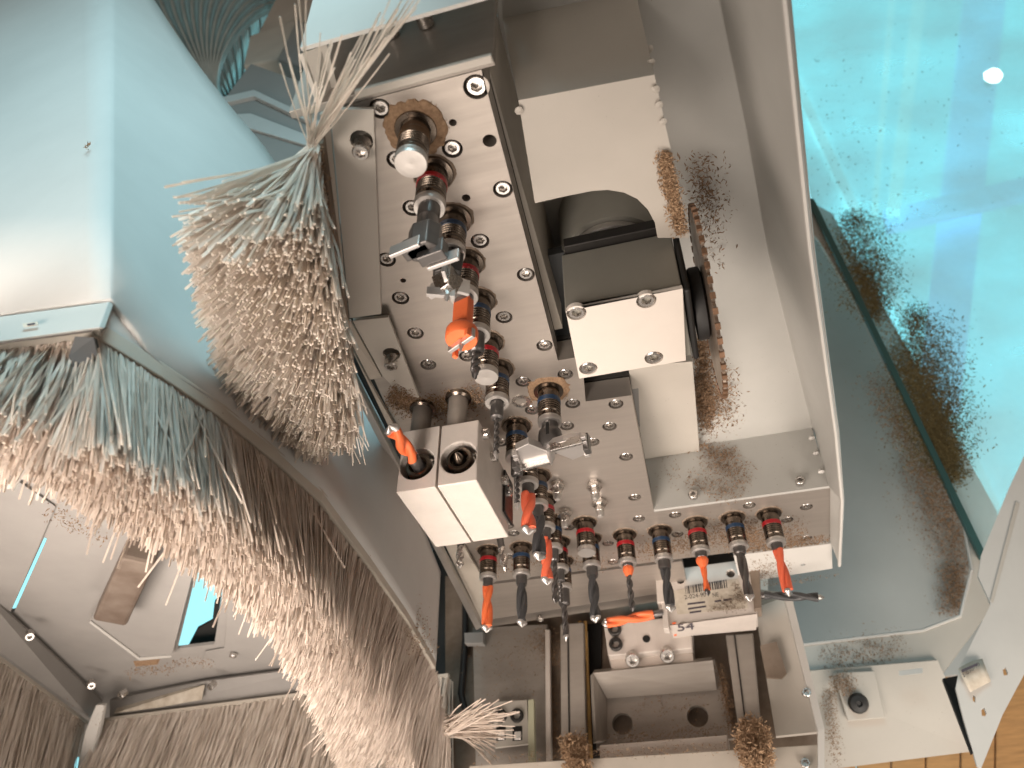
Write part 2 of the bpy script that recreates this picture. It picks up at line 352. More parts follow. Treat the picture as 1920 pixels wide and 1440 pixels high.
# painted covers on the left flank
def holed(pts, hx, hy, z, name):
    return sheet(name, [V(x,y,z=z) for x, y in pts], 0.007, 'paint', hd, [circ(V(hx,hy,z=z), 0.0165, 20)], bevel=0.001)
holed([(618,205),(701,205),(715,589),(655,597)], 678, 264, .975, 'side_cover')
holed([(661,602),(728,595),(786,746),(752,742),(718,706)], 734, 664, .975, 'side_cover')
inst('screw', SCREW_TALL, V(680,268,z=.985), DOWN, hd); inst('screw', SCREW_TALL, V(735,670,z=.985), DOWN, hd)
slab('side_fold', [V(600,215,z=.962), V(616,206,z=.974), V(653,598,z=.974), V(636,606,z=.962)], (0,0,.006), 'paint_tan', hd, 0)
slab('side_fold', [V(640,607,z=.962), V(657,602,z=.974), V(716,708,z=.974), V(694,712,z=.962)], (0,0,.006), 'paint_tan', hd, 0)
slab('side_skirt', [V(652,640,z=.985), V(690,712,z=.985), V(905,1085,z=.985), V(905,1168,z=.985)], (0,0,.008), 'paint_tan', hd, 0)
slab('side_rail', [V(628,668,z=.965), V(640,664,z=.965), V(903,1176,z=.965), V(893,1182,z=.965)], (0,0,.02), 'alu', hd, 0.001)
sheet('rear_plate', [(-.69,2.016,1.0),(-.06,2.016,1.0),(-.06,2.20,1.0),(-.725,2.26,1.0)], 0.04, 'brushed_steel', hd)
slab('rear_beam', [(-.72,2.28,.985),(-.06,2.22,.985),(-.06,2.30,1.03),(-.72,2.34,1.03)], (0,0,.05), 'brushed_dark', hd, 0)
inst('screw', SCREW_OUT, V(1013,1154,z=1.0)+Vector((0,0.0,-.004)), DOWN, hd)
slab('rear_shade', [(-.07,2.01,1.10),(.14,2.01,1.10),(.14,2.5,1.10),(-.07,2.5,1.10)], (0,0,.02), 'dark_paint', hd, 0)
# grease nipples
NIP = lathe_mesh('nipple', [(r_*1.3, z_*1.35) for r_, z_ in [(0.012,0),(0.012,0.004),(0.0145,0.005),(0.0145,0.012),(0.0085,0.0125),(0.0085,0.024),(0.0062,0.026),(0.0068,0.031),(0.003,0.034)]], 'steel', 6)
NIPT = lathe_mesh('nipple_tip', [(r_*1.3, z_*1.35) for r_, z_ in [(0.0072,0.024),(0.0078,0.030),(0.005,0.0355),(0.0015,0.0362)]], 'alu', 16)
for px, py in [(1044,905),(1114,905),(1058,957),(1123,937)]:
    b = inst('grease_nipple', NIP, V(px,py,z=1), DOWN, hd); inst('tip', NIPT, V(px,py,z=1), DOWN, b)

# spindles
L = 0.088
FLANGE = lathe_mesh('flange', [(0.0225,0),(0.0305,0),(0.0312,0.0035),(0.030,0.006),(0.0225,0.0065)], 'steel_dark', 32, False, False)
body = [(0.022,0.002),(0.0222,0.020),(0.0205,0.027),(0.0228,0.0275),(0.0228,0.040)]
for i in range(4): body += [(0.0228,0.0405+i*0.0055),(0.0212,0.0413+i*0.0055),(0.0212,0.0433+i*0.0055),(0.0228,0.0441+i*0.0055)]
body += [(0.0228,0.064),(0.0212,0.0655),(0.0212,0.068),(0.0232,0.0695),(0.0232,0.0755)]
BODY = lathe_mesh('spindle', body, 'steel_dark', 32, False, True)
RINGR = lathe_mesh('colour_ring_red', [(0.0226,0.0285),(0.0236,0.0290),(0.0236,0.0385),(0.0226,0.039)], 'ring_red', 32, False, False)
RINGB = lathe_mesh('colour_ring_blue', [(0.0226,0.0285),(0.0236,0.0290),(0.0236,0.0385),(0.0226,0.039)], 'ring_blue', 32, False, False)
ENDR = lathe_mesh('end_ring', [(0.0228,0.0757),(0.0236,0.077),(0.0236,0.0862),(0.0225,L),(0.0158,L),(0.0150,0.0868),(0.0138,0.0868),(0.0135,0.070)], 'alu', 32, False, False)
CAP = lathe_mesh('end_cap', [(0.0228,0.0757),(0.0225,0.080),(0.0230,0.081),(0.0230,0.0865),(0.0222,L+.001),(0.004,L+.0012),(0.0008,L+.0008)], 'alu', 32, False, True)
SP = [('A',(770,307),None,1),('B',(805,391),'r',0),('C',(844,478),'b',0),('D',(870,559),'r',0),('E',(894,630),'b',0),('F',(911,707),'r',1),('G',(932,757),'b',0),('H',(1031,796),'b',0),('I',(969,861),'b',0),('J',(990,911),'r',0),('K',(1009,952),'b',0),('L',(1023,994),'r',0),('M',(1038,1033),'b',0),('N',(1050,1071),'r',0),('O',(1057,1106),'b',0),
      ('P1',(915,1087),'r',0),('P2',(978,1081),'b',0),('Q',(1100,1037),'r',1),('R',(1110,1065),'b',0),('S2',(1177,1059),'r',0),('S3',(1245,1052),'b',0),('S4',(1314,1037),'r',0),('S5',(1386,1028),'b',0),('S6',(1456,1021),'r',0)]
TIP = {}
for key, (px, py), ring, capped in SP:
    p = V(px,py,z=1-L); p = Vector((p.x, p.y, 1.0)); TIP[key] = Vector((p.x, p.y, 1-L))
    sp_ = random.random()*3
    b = inst('spindle', BODY, p, DOWN, hd, sp_); inst('flange', FLANGE, p, DOWN, b, sp_)
    if ring: inst('colour_ring', RINGR if ring == 'r' else RINGB, p, DOWN, b, sp_)
    inst('end_cap' if capped else 'end_ring', CAP if capped else ENDR, p, DOWN, b, sp_)

# wood paste caked round two spindles, thin collars of grime and painted contact shadow round the others
def collar(key, r0, r1, m, jag, seed, th=.0035, span=(0, 2*math.pi)):
    random.seed(seed); c = Vector((TIP[key].x, TIP[key].y, 1.0)); n = 56; v = []; f = []
    full = span[1]-span[0] > 6.2
    prev = 0
    for i in range(n+(0 if full else 1)):
        a = span[0]+(span[1]-span[0])*i/n; prev = .55*prev+random.gauss(0, jag)
        rr = r1+prev+.35*jag*math.sin(3*a+seed)
        d0 = Vector((math.cos(a), math.sin(a), 0))
        v += [c+d0*r0-Vector((0,0,th*1.2)), c+d0*lerp(r0,rr,.6)-Vector((0,0,th*random.uniform(.7,1.2))), c+d0*(rr*.97)-Vector((0,0,th*.5)), c+d0*rr-Vector((0,0,-.0005))]
    k_ = len(v)//4
    for i in range(k_ if full else k_-1):
        j = (i+1) % k_
        for q in range(3): f.append((4*i+q, 4*j+q, 4*j+q+1, 4*i+q+1))
    o = obj('grime_shade_collar', v, f, m, hd, smooth=True); return o
collar('A', .029, .046, 'sawdust', .0020, 4); collar('H', .029, .043, 'sawdust', .0016, 9)
for i, (key, *_r) in enumerate(SP):
    if key not in ('A', 'H'): collar(key, .029, .0345, 'grime', .0008, 20+i, .0015)
# ================================================================== 3. TOOLS in the spindles
def fluted(length, r, turns, z0, web=0.5, n=20, seg=26, taper=None, soft=2.0):
    v = []; f = []
    for j in range(seg+1):
        t = j/seg; ph = turns*2*math.pi*t; s = 1.0 if not taper else taper(t)
        for i in range(n):
            a = 2*math.pi*i/n; c = abs(math.cos(a)); q = r*s*(1-(1-web)*c**soft)
            v.append((q*math.cos(a+ph), q*math.sin(a+ph), z0+t*length))
    for j in range(seg):
        for i in range(n):
            k = (i+1) % n; f.append((j*n+i, j*n+k, (j+1)*n+k, (j+1)*n+i))
    f += [tuple(range(n-1,-1,-1)), tuple(seg*n+i for i in range(n))]
    return v, f
def tool(name, label, key_or_pos, end_py, shank_r, r, m, turns=0.8, shank=0.022, d=DOWN, tip=True, neck=None, web=0.34, tipm='carbide', length=None, shm='tool_grey', group=None):
    p = TIP[key_or_pos] if isinstance(key_or_pos, str) else Vector(key_or_pos)
    d = Vector(d); ln = length or along(p, d, end_py)
    if m in ('tool_orange', 'tool_red', 'tool_black'): r *= 1.06
    t = T(name, label, 'drill bit', p, group)
    base = p-d*0.012
    inst('shank', lathe_mesh('shank', [(shank_r,0),(shank_r,0.012+shank),(shank_r*0.94,0.012+shank+0.002),(min(shank_r*0.9, r*1.05),0.012+shank+0.005)], shm), base, d, t)
    z0 = 0.012+shank+0.004
    if neck:
        v, f = ring_faces([(shank_r*.95,z0-.002),(shank_r*1.06,z0+.003),(shank_r*1.0,z0+.010),(r*.95,z0+.024)], 8)
        inst('neck', me('neck', [Vector(q)*S for q in v], f, neck, True), base, d, t)
    tl = 0.016 if tip else 0.0
    v, f = fluted(ln+0.012-z0-tl, r, turns*1.15, z0, web, n=28, seg=34, soft=5.0)
    inst('flutes', me('flutes', [Vector(q)*S for q in v], f, m, True), base, d, t, random.random()*3)
    if tip:
        v, f = fluted(tl, r*1.03, 0.10, ln+0.012-tl, 0.30, seg=8, taper=lambda u: 1 if u < .35 else 1-0.93*(u-.35)/.65, soft=3.0)
        inst('cutting_tip', me('cutting_tip', [Vector(q)*S for q in v], f, tipm, True), base, d, t, turns*2.3*math.pi)
    return t
DB = 'drill bits in the spindles'
tool('drill_bit', 'long thin dark twist drill under the lowest blue ring of the upper spindle column', 'G', 862, .0125, .0058, 'tool_grey', 2.2, .032, group=DB)
tool('drill_bit', 'thin black twist drill hanging just left of the first red drill', 'I', 957, .0125, .0062, 'tool_grey', 2.0, .038, group=DB)
tool('drill_bit', 'wide red twisted drill right of the twin block, topmost of the lower column', 'J', 1003, .0135, .0150, 'tool_red', .55, .016, group=DB)
tool('drill_bit', 'fat black drill with pale tip squeezed between the two red drills of the column', 'K', 1052, .0125, .0145, 'tool_black', .5, .020, group=DB)
tool('drill_bit', 'second red drill of the column, lower and right of the wide red one', 'L', 1097, .0125, .0135, 'tool_red', .55, .020, group=DB)
tool('drill_bit', 'grey twist drill right beside the lower red drill of the column', 'M', 1132, .0125, .0085, 'tool_grey', 1.4, .024, tipm='tool_grey', group=DB)
tool('drill_bit', 'thinnest grey drill between two grey drills at the column end', 'N', 1142, .012, .0050, 'tool_grey', 2.0, .026, tipm='tool_grey', group=DB)
tool('drill_bit', 'grey stepped drill on the last spindle of the column, reaching lowest', 'O', 1203, .0155, .0085, 'tool_grey', 1.2, .040, group=DB)
tool('drill_bit', 'orange drill at the left end of the lower row, under the twin block', 'P1', 1186, .0125, .0135, 'tool_orange', .55, .016, group=DB)
tool('drill_bit', 'black drill second from left in the lower row', 'P2', 1176, .0145, .0135, 'tool_black', .5, .020, group=DB)
tool('drill_bit', 'black drill under the capped spindle with the bronze coloured end', 'R', 1168, .0150, .0130, 'tool_black', .7, .020, group=DB)
tool('drill_bit', 'dark twist drill with a short orange collar in the lower row', 'S2', 1148, .0135, .0080, 'tool_grey', 1.6, .004, neck='tool_orange', tipm='tool_grey', group=DB)
tool('drill_bit', 'black drill in front of the left edge of the barcode label', 'S3', 1148, .0160, .0125, 'tool_black', .55, .018, group=DB)
tool('drill_bit', 'slim orange drill hanging in front of the barcode label', 'S4', 1118, .0145, .0075, 'tool_orange', .5, .012, neck='tool_orange', tipm='tool_grey', group=DB)
tool('drill_bit', 'dusty grey drill in front of the right edge of the barcode label', 'S5', 1128, .0150, .0115, 'tool_grey', .6, .012, group=DB)
tool('drill_bit', 'red orange drill at the right end of the lower row', 'S6', 1119, .0140, .0125, 'tool_red', .45, .010, group=DB)
# E: short dark stub with a slim drill, mostly behind the capped spindle
tool('drill_bit', 'short dark drill half hidden behind the capped spindle in mid column', 'E', 712, .0140, .0085, 'tool_grey', 1.2, .034, tipm='tool_grey', group=DB)

def mesh_part(name, v, f, m, parent, loc, d=DOWN, spin=0, smooth=False, bevel=0):
    o = inst(name, me(name, [Vector(q)*S for q in v], f, m, smooth), loc, d, parent, spin)
    if bevel:
        k = o.modifiers.new('b', 'BEVEL'); k.width = bevel*S; k.segments = 2; k.limit_method = 'ANGLE'
    return o
def bxl(x0,x1,y0,y1,z0,z1): return [(x0,y0,z0),(x1,y0,z0),(x1,y1,z0),(x0,y1,z0),(x0,y0,z1),(x1,y0,z1),(x1,y1,z1),(x0,y1,z1)]
def rotv(v, a, c=(0,0,0), ax='Z'):
    q = Matrix.Rotation(a, 3, ax); c = Vector(c); return [q @ (Vector(p)-c)+c for p in v]
# B: grooving cutter with sideways carbide blade
p = TIP['B']; t = T('router_cutter', 'dark grey cutter with one long pale carbide blade, topmost tool of the column', 'cutter', p)
inst('shank', lathe_mesh('shank', [(.0165,-.01),(.0165,.020),(.0150,.022),(.0150,.026),(.0160,.028),(.0160,.056)], 'tool_grey'), p, DOWN, t)
def wedge(pts, z0, z1, s1=1.0):
    n = len(pts); v = [(x,y,z0) for x, y in pts]+[(x*s1,y*s1,z1) for x, y in pts]
    return v, [tuple(range(n-1,-1,-1)), tuple(range(n,2*n))]+[(i,(i+1)%n,n+(i+1)%n,n+i) for i in range(n)]
v, f = wedge([(-.024,-.006),(-.010,-.020),(.014,-.018),(.026,-.004),(.022,.010),(.004,.020),(-.018,.016)], .050, .098, .98)
mesh_part('cutter_body', v, f, 'tool_grey', t, p, bevel=.002)
for a, zz in [(0.2, .082), (3.3, .094)]:
    mesh_part('blade', rotv(bxl(-.003,.045,-.020,-.014,zz,zz+.020), a), BF, 'carbide', t, p, bevel=.0008)
    mesh_part('blade_seat', rotv(bxl(-.010,.030,-.014,.004,zz-.012,zz+.016), a), BF, 'tool_grey', t, p, bevel=.0015)
# C: second cutter with bright turned inserts
p = TIP['C']; t = T('router_cutter', 'black cutter head with bright angled inserts, second tool of the column', 'cutter', p)
inst('shank', lathe_mesh('shank', [(.0150,-.01),(.0150,.020)], 'black_oxide'), p, DOWN, t)
v, f = wedge([(-.026,-.008),(-.008,-.024),(.018,-.020),(.028,.002),(.020,.020),(-.012,.022)], .012, .052, .9)
mesh_part('cutter_body', v, f, 'black_oxide', t, p, bevel=.002)
v, f = wedge([(-.022,-.016),(.018,-.018),(.026,.010),(-.012,.020)], .050, .082, .62)
mesh_part('cutter_nose', v, f, 'steel', t, p, spin=.5, bevel=.001)
for a in (0.4, 2.5, 4.6):
    mesh_part('blade', rotv(bxl(.004,.034,-.004,.002,.046,.076), a), BF, 'carbide', t, p, bevel=.0008)
mesh_part('blade', rotv(bxl(-.012,.030,-.004,.003,.078,.094), 5.9), BF, 'carbide', t, p, bevel=.0008)
mesh_part('centre_point', *ring_faces([(.008,.080),(.006,.092),(.0008,.103)], 8), 'carbide', t, p)
# D: orange hinge boring bit
p = TIP['D']; t = T('hinge_boring_bit', 'bright orange hinge boring bit with flat shaft and wide toothed head', 'drill bit', p)
inst('shank', lathe_mesh('shank', [(.0155,-.01),(.0155,.012)], 'tool_grey'), p, DOWN, t)
v, f = wedge([(-.0145,-.009),(.0145,-.009),(.0155,0),(.0145,.009),(-.0145,.009),(-.0155,0)], .006, .070, 1.0)
mesh_part('flat_shaft', v, f, 'tool_orange', t, p, spin=.3, bevel=.002)
inst('boring_head', lathe_mesh('boring_head', [(.0150,.062),(.0245,.073),(.0258,.077),(.0258,.092),(.0240,.0945)], 'tool_orange', 18), p, DOWN, t)
for a in (0.5, 0.5+math.pi):
    mesh_part('cutting_edge', rotv(bxl(.002,.027,-.004,.003,.086,.104), a), BF, 'carbide', t, p, bevel=.0008)
    mesh_part('spur', rotv(bxl(.021,.028,.006,.014,.094,.108), a), BF, 'tool_orange', t, p, bevel=.001)
mesh_part('centre_point', *ring_faces([(.006,.096),(.004,.106),(.0006,.118)], 8), 'carbide', t, p)
# H: big Forstner cutter
p = TIP['H']; t = T('forstner_bit', 'large shiny Forstner cutter with jagged edges below the rusty ringed spindle', 'drill bit', p)
inst('shank', lathe_mesh('shank', [(.0165,-.01),(.0165,.012),(.0225,.020),(.0240,.030),(.0240,.052),(.018,.060)], 'tool_grey'), p, DOWN, t)
mesh_part('slot', bxl(-.003,.003,-.0255,-.020,.012,.040), BF, 'hole_dark', t, p)
def big(*c): return [(q0*1.45,q1*1.45,q2) for q0,q1,q2 in bxl(*c)]
for k_, a in enumerate((0.15, 0.15+math.pi)):
    pts = [(.004,-.004),(.020,-.030),(.040,-.024),(.052,-.004),(.046,.012),(.024,.016),(.002,.014)]
    v, f = wedge(pts, .050, .066, 1.0); mesh_part('cutter_wing', rotv([(q0*1.45,q1*1.45,q2) for q0,q1,q2 in v], a), f, 'carbide', t, p, bevel=.0015)
    for j in range(5):
        mesh_part('saw_tooth', rotv(big(.040+.002*j,.047+.002*j,-.022+.009*j,-.016+.009*j,.062,.076-.001*j), a), BF, 'carbide', t, p, bevel=.001)
    mesh_part('cutting_edge', rotv(big(.004,.048,.010,.015,.060,.078), a), BF, 'steel', t, p, bevel=.001)
    mesh_part('side_spur', rotv(big(.046,.054,-.006,.006,.048,.086), a), BF, 'tool_grey', t, p, bevel=.001)
mesh_part('centre_point', *ring_faces([(.010,.060),(.007,.078),(.0008,.096)], 8), 'carbide', t, p)

# ================================================================== 4. TWIN HORIZONTAL DRILL BLOCK
tw = T('twin_drill_block', 'pair of pale aluminium blocks side by side with round bores on their fronts', 'drill block', (-.455, 1.24, .91))
x0, x1, x2, x3 = -.533, -.4565, -.4525, -.376
yz = Vector((0,0,1))
for (a, b, cx) in ((x0, x1, -.497), (x2, x3, -.414)):
    o = sheet('block', [(a,1.13,.768),(b,1.13,.768),(b,1.13,.908),(a,1.13,.908)], .22, 'alu_plain', tw, [circ((cx,1.13,.826), .0355, 30, Vector((1,0,0)), yz)], bevel=.003)
    v, f = ring_faces([(.0362,0),(.0362,.002)], 24); inst('bore_floor', me('bore_floor', [Vector(q)*S for q in v], f, 'hole_dark'), (cx,1.175,.826), (0,-1,0), o)
    c = inst('chuck', lathe_mesh('chuck', [(.0262,-.06),(.0262,.000),(.0248,.004),(.0225,.005),(.0180,.005),(.0172,-.010)], 'steel_dark', 28, False, True), (cx,1.138,.826), (0,-1,0), o)
    inst('set_screw', SCREW_OUT, (cx+.019,1.155,.832), (.8,-.5,.2), o)
mesh_part('collet_cone', *ring_faces([(.015,-.02),(.013,.004),(.004,.022),(.001,.026)], 20), 'steel_dark', tw, (-.414,1.14,.826), (0,-1,0), smooth=True)
ROD = lathe_mesh('guide_rod', [(.0205,0),(.0205,.10)], 'brushed_dark', 28)
for x, y in ((-.515,1.172),(-.432,1.160)):
    inst('guide_rod', ROD, (x,y,1.0), DOWN, tw)
    inst('rod_collar', lathe_mesh('rod_collar', [(.021,.0),(.027,.0),(.027,.008),(.022,.012)], 'steel_dark', 28, False, False), (x,y,1.0), DOWN, tw)
for yy, zz in ((1.16,.893),(1.22,.880),(1.30,.872),(1.325,.86)): inst('screw', SCREW_OUT, (x3,yy,zz), (1,0,0), tw)
slab('connector_plate', [(-.370,1.30,.80),(-.370,1.36,.80),(-.370,1.36,.90),(-.370,1.30,.90)], (-.005,0,0), 'black_oxide', tw, .001)
tool('drill_bit', 'orange drill pointing out towards the viewer from the left bore of the twin block', (-.497,1.132,.826), 797, .0125, .0135, 'tool_orange', .7, .018, d=(-.06,-1,.03), group=DB)
# chips and tool tips visible below the block
tool('drill_bit', 'shiny bare metal drill hanging below the left half of the twin block', (-.575,1.62,.93), 0, .009, .010, 'steel', .6, .012, length=.075, tipm='steel', group=DB)
tool('drill_bit', 'shiny bare metal drill leaning below the right half of the twin block', (-.495,1.70,.955), 0, .009, .010, 'steel', .6, .012, d=(.16,0,-1), length=.085, tipm='steel', group=DB)

# ================================================================== 5. SAW UNIT
sw = T('saw_unit', 'grooving saw with grey and white gearbox block and thin toothed blade', 'saw', (-.05,.97,1.05))
box('gearbox', -.152, .040, .888, 1.052, .9085, 1.05, 'gear_grey', sw, .002)
g = sheet('gearbox_cover', [V(1061,584,z=.9), V(1280,541,z=.9), V(1286,676,z=.9), V(1086,710,z=.9)], .008, 'gear_white', sw, [circ(V(x,y,z=.9), .0165, 20) for x, y in [(1081,587),(1212,564),(1103,691),(1226,671)]])
SCREW_G = screw_mesh('cover_screw', 0.0140, 0.0, 'steel', 0.01)
for x, y in [(1081,587),(1212,564),(1103,691),(1226,671)]: inst('screw', SCREW_G, V(x,y,z=.9)+Vector((0,0,-.0005)), DOWN, g, .3)
box('top_plate', -.145, .030, .872, 1.05, 1.052, 1.075, 'black_oxide', sw, .002)
inst('motor', lathe_mesh('motor', [(.100,-.16),(.100,-.01),(.096,0)], 'gear_grey', 48), (-.068,.985,1.13), DOWN, sw)
inst('motor_rim', lathe_mesh('motor_rim', [(.086,0),(.086,.012),(.082,.014),(.078,.012),(.078,0)], 'alu', 48, False, False), (-.068,.985,1.128), DOWN, sw)
box('side_plate', .042, .052, .884, 1.056, .900, 1.060, 'rubber', sw, .004)
AX = (1,0,0); ctr = (.056,.985,.965)
inst('flange', lathe_mesh('flange', [(.062,0),(.064,.004),(.064,.018),(.058,.021)], 'rubber', 40), ctr, AX, sw)
inst('flange_hole', lathe_mesh('flange_hole', [(.010,-.0006),(.010,.0)], 'hole_dark', 16), (.0555,.936,.985), AX, sw)
NT = 44; RB = .168
v, f = [], []
prof = []
for i in range(NT*4):
    a = 2*math.pi*i/(NT*4); k_ = i % 4; prof.append((RB*(.955 if k_ in (2,) else .985 if k_ == 3 else 1.0-.0*k_), a))
n = len(prof)
for xx in (0.0, .005): v += [(r*math.cos(a), r*math.sin(a), xx) for r, a in prof]
f = [tuple(range(n-1,-1,-1)), tuple(range(n,2*n))]+[(i,(i+1)%n,n+(i+1)%n,n+i) for i in range(n)]
bl = inst('saw_blade', me('saw_blade', [Vector(q)*S for q in v], f, 'saw_steel'), (.0785,.985,.965), AX, sw)
TOOTH = me('tooth', [Vector(q)*S for q in bxl(RB*.965,RB*1.015,-.0055,.0045,-.0015,.0065)], BF, 'tooth_mat')
for i in range(NT):
    inst('tooth', TOOTH, (.0785,.985,.965), AX, bl, 2*math.pi*(i+.12)/NT)

# ================================================================== 6. SLIDE / CARRIAGE below the head
ca = T('slide_carriage', 'grey machine slide with vertical guide rails and a milled pocket below the head', 'carriage', (-.2,2.4,.5))
Y = 2.40
sheet('back_plate', [V(x,y,y=Y) for x, y in [(835,1080),(1240,1080),(1478,1112),(1536,1372),(1536,1500),(835,1500)]], .03, 'dirty_steel', ca)
sheet('left_panel', [V(x,y,y=2.36) for x, y in [(886,1176),(1026,1170),(1028,1500),(893,1500)]], .02, 'brushed_dark', ca, bevel=.002)
sheet('small_bracket', [V(x,y,y=2.33) for x, y in [(924,1316),(988,1312),(992,1395),(928,1402)]], .01, 'paint', ca, bevel=.001)
for px in (939,970):
    inst('screw', SCREW_DARK, V(px,1343,y=2.33), (0,-1,0), ca)
    slab('slot', [V(px-9,1362,y=2.3285), V(px+9,1361,y=2.3285), V(px+9,1387,y=2.3285), V(px-9,1389,y=2.3285)], (0,.004,0), 'hole_dark', ca, 0)
    slab('slot_stud', [V(px-6,1372,y=2.325), V(px+7,1371,y=2.325), V(px+7,1386,y=2.325), V(px-6,1387,y=2.325)], (0,.003,0), 'steel', ca, 0.001)
slab('sensor_strip', [V(990,1312,y=2.30), V(1001,1310,y=2.30), V(1004,1500,y=2.30), V(990,1500,y=2.30)], (0,.02,0), 'green_strip', ca)
slab('panel_strip', [V(1022,1180,y=2.345), V(1031,1180,y=2.345), V(1034,1500,y=2.345), V(1024,1500,y=2.345)], (0,.02,0), 'alu_plain', ca)
def rail(pts, name):
    r_ = slab(name, [V(x,y,y=2.30) for x, y in pts], (0,.08,0), 'brushed_dark', ca, .004)
    a, b, c, d = pts
    slab('rail_groove', [V(lerp(a[0],b[0],.30),a[1],y=2.297), V(lerp(a[0],b[0],.36),a[1],y=2.297), V(lerp(d[0],c[0],.36),c[1],y=2.297), V(lerp(d[0],c[0],.30),c[1],y=2.297)], (0,.01,0), 'black_oxide', r_, 0)
rail([(1050,1170),(1094,1166),(1100,1420),(1052,1424)], 'guide_rail')
rail([(1360,1190),(1412,1186),(1428,1372),(1386,1378)], 'guide_rail')
for x0_, x1_ in ((1096,1103),(1106,1112)):
    tube('yellow_wiper', [V(lerp(x0_-12,x0_,t)+3,lerp(1165,1450,t),y=2.33) for t in [i/8 for i in range(9)]], .006, 'hose_yellow', ca, 8)
slab('dark_channel', [V(1100,1170,y=2.385), V(1128,1168,y=2.385), V(1124,1450,y=2.385), V(1104,1450,y=2.385)], (0,.01,0), 'hole_dark', ca, 0)
# milled pocket block
sheet('pocket_floor', [V(x,y,y=2.355) for x, y in [(1112,1260),(1340,1236),(1378,1384),(1118,1404)]], .02, 'brushed_dark', ca, [circ(V(1167,1357,y=2.355), .030, 28, Vector((1,0,0)), yz), circ(V(1308,1343,y=2.355), .030, 28, Vector((1,0,0)), yz)])
slab('pocket_step', [V(1112,1262,y=2.27), V(1336,1238,y=2.27), V(1344,1294,y=2.345), V(1138,1310,y=2.345)], (0,.03,.02), 'brushed_dark', ca, 0)
slab('pocket_cheek', [V(1112,1262,y=2.27), V(1138,1310,y=2.352), V(1138,1388,y=2.352), V(1118,1390,y=2.27)], (-.012,.02,0), 'brushed_dark', ca, 0)
slab('pocket_lip', [V(1124,1397,y=2.25), V(1364,1378,y=2.25), V(1366,1408,y=2.25), V(1125,1424,y=2.25)], (0,.12,.01), 'alu_plain', ca, .003)
slab('lower_bar', [V(880,1436,y=2.20), V(1534,1396,y=2.20), V(1534,1530,y=2.20), V(880,1530,y=2.20)], (0,.03,0), 'paint_tan', ca, .002)
# clamp block with cap screws
slab('clamp_block', [V(1132,1172,y=2.26), V(1294,1152,y=2.26), V(1298,1216,y=2.26), V(1140,1230,y=2.26)], (0,.10,.0), 'alu_plain', ca, .003)
slab('clamp_step', [V(1140,1230,y=2.30), V(1298,1214,y=2.30), V(1302,1246,y=2.28), V(1148,1260,y=2.28)], (0,.08,0), 'alu_plain', ca, .003)
for px, py in ((1153,1181),(1155,1209)): inst('screw', SCREW_DARK, V(px,py,y=2.258), (0,-1,0), ca)
for px, py in ((1186,1228),(1250,1220)): inst('screw', SCREW_CAP, V(px,py,y=2.285), (0.05,-.75,-.65), ca)
inst('tapped_hole', lathe_mesh('tapped_hole', [(.011,0),(.011,.001)], 'hole_dark', 20), V(1212,1198,y=2.258), (0,-1,0), ca)
# right flank of the slide
slab('flank', [V(1415,1140,y=2.33), V(1470,1120,y=2.30), V(1534,1372,y=2.30), V(1455,1380,y=2.33)], (0,.02,0), 'paint', ca, 0)
slab('flank_edge', [V(1470,1118,y=2.22), V(1484,1116,y=2.22), V(1546,1366,y=2.18), V(1546,1530,y=2.18), V(1533,1530,y=2.18), V(1533,1370,y=2.18)], (0,.03,0), 'paint_white', ca, .001)
sheet('flank_slot', [V(x,y,y=2.29) for x, y in [(1425,1210),(1456,1203),(1475,1262),(1466,1272),(1437,1270)]], .01, 'dirty_steel', ca)
for px, py in ((1510,1432),(1512,1300)): inst('screw', SCREW_OUT, V(px,py,y=2.20), (0,-1,0), ca)
for p0, p1 in (((870,1196),(905,1190)),):
    slab('cable_clip', [V(870,1186,y=2.33), V(906,1184,y=2.33), V(906,1206,y=2.33), V(871,1206,y=2.33)], (0,.03,0), 'grey_box', ca)
# cables on the left of the slide
ch = tube('air_hose', [V(x,y,y=2.38) for x, y in [(872,1120),(872,1200),(868,1260),(864,1300),(872,1330),(888,1352),(900,1372)]], .0105, 'rubber', None)
tag(ch, 'black air hose running down beside the slide, left of the metal panel', 'hose')
wi = T('cable_duct_edge', 'grey sheet metal flap hanging beside the brush curtain', 'flap', V(720,1000,x=-.66))
slab('flap', [V(733,915,x=-.655), V(738,990,x=-.655), V(730,1060,x=-.655), V(714,1088,x=-.655), V(705,1085,x=-.655), V(716,1010,x=-.655), V(722,960,x=-.655)], (-.004,0,0), 'paint_blue', wi, .001)

# horizontal drilling unit with label
hu = T('horizontal_drill_unit', 'metal block with a barcode label and the number 54 under the lower drill row', 'drill unit', (0,2.15,1.05))
q = [V(1240,1070,y=2.14), V(1416,1046,y=2.14), V(1420,1150,y=2.14), V(1254,1172,y=2.14)]
blk = sheet('block', q, .10, 'alu_plain', hu, [circ(V(1276,1087,y=2.14), .0115, 20, Vector((1,0,0)), yz), circ(V(1370,1075,y=2.14), .0115, 20, Vector((1,0,0)), yz)], bevel=.002)
slab('bottom_plate', [V(1256,1173,y=2.135), V(1420,1151,y=2.135), V(1418,1181,z=.868), V(1263,1195,z=.868)], (0,.05,.03), 'alu_plain', hu, .001)
def onplane(px, py): return V(px, py, y=2.1385)
slab('paper_label', [V(1262,1108,y=2.1388), V(1384,1084,y=2.1388), V(1404,1140,y=2.1388), V(1270,1152,y=2.1388)], (0,.0006,0), 'paper', blk, 0)
A, B_, D_ = Vector((1284,1099)), Vector((1362,1087)), Vector((1287,1112))
u_ = (B_-A); h_ = Vector((2,15))
bv, bf = [], []
random.seed(3); xq = 0
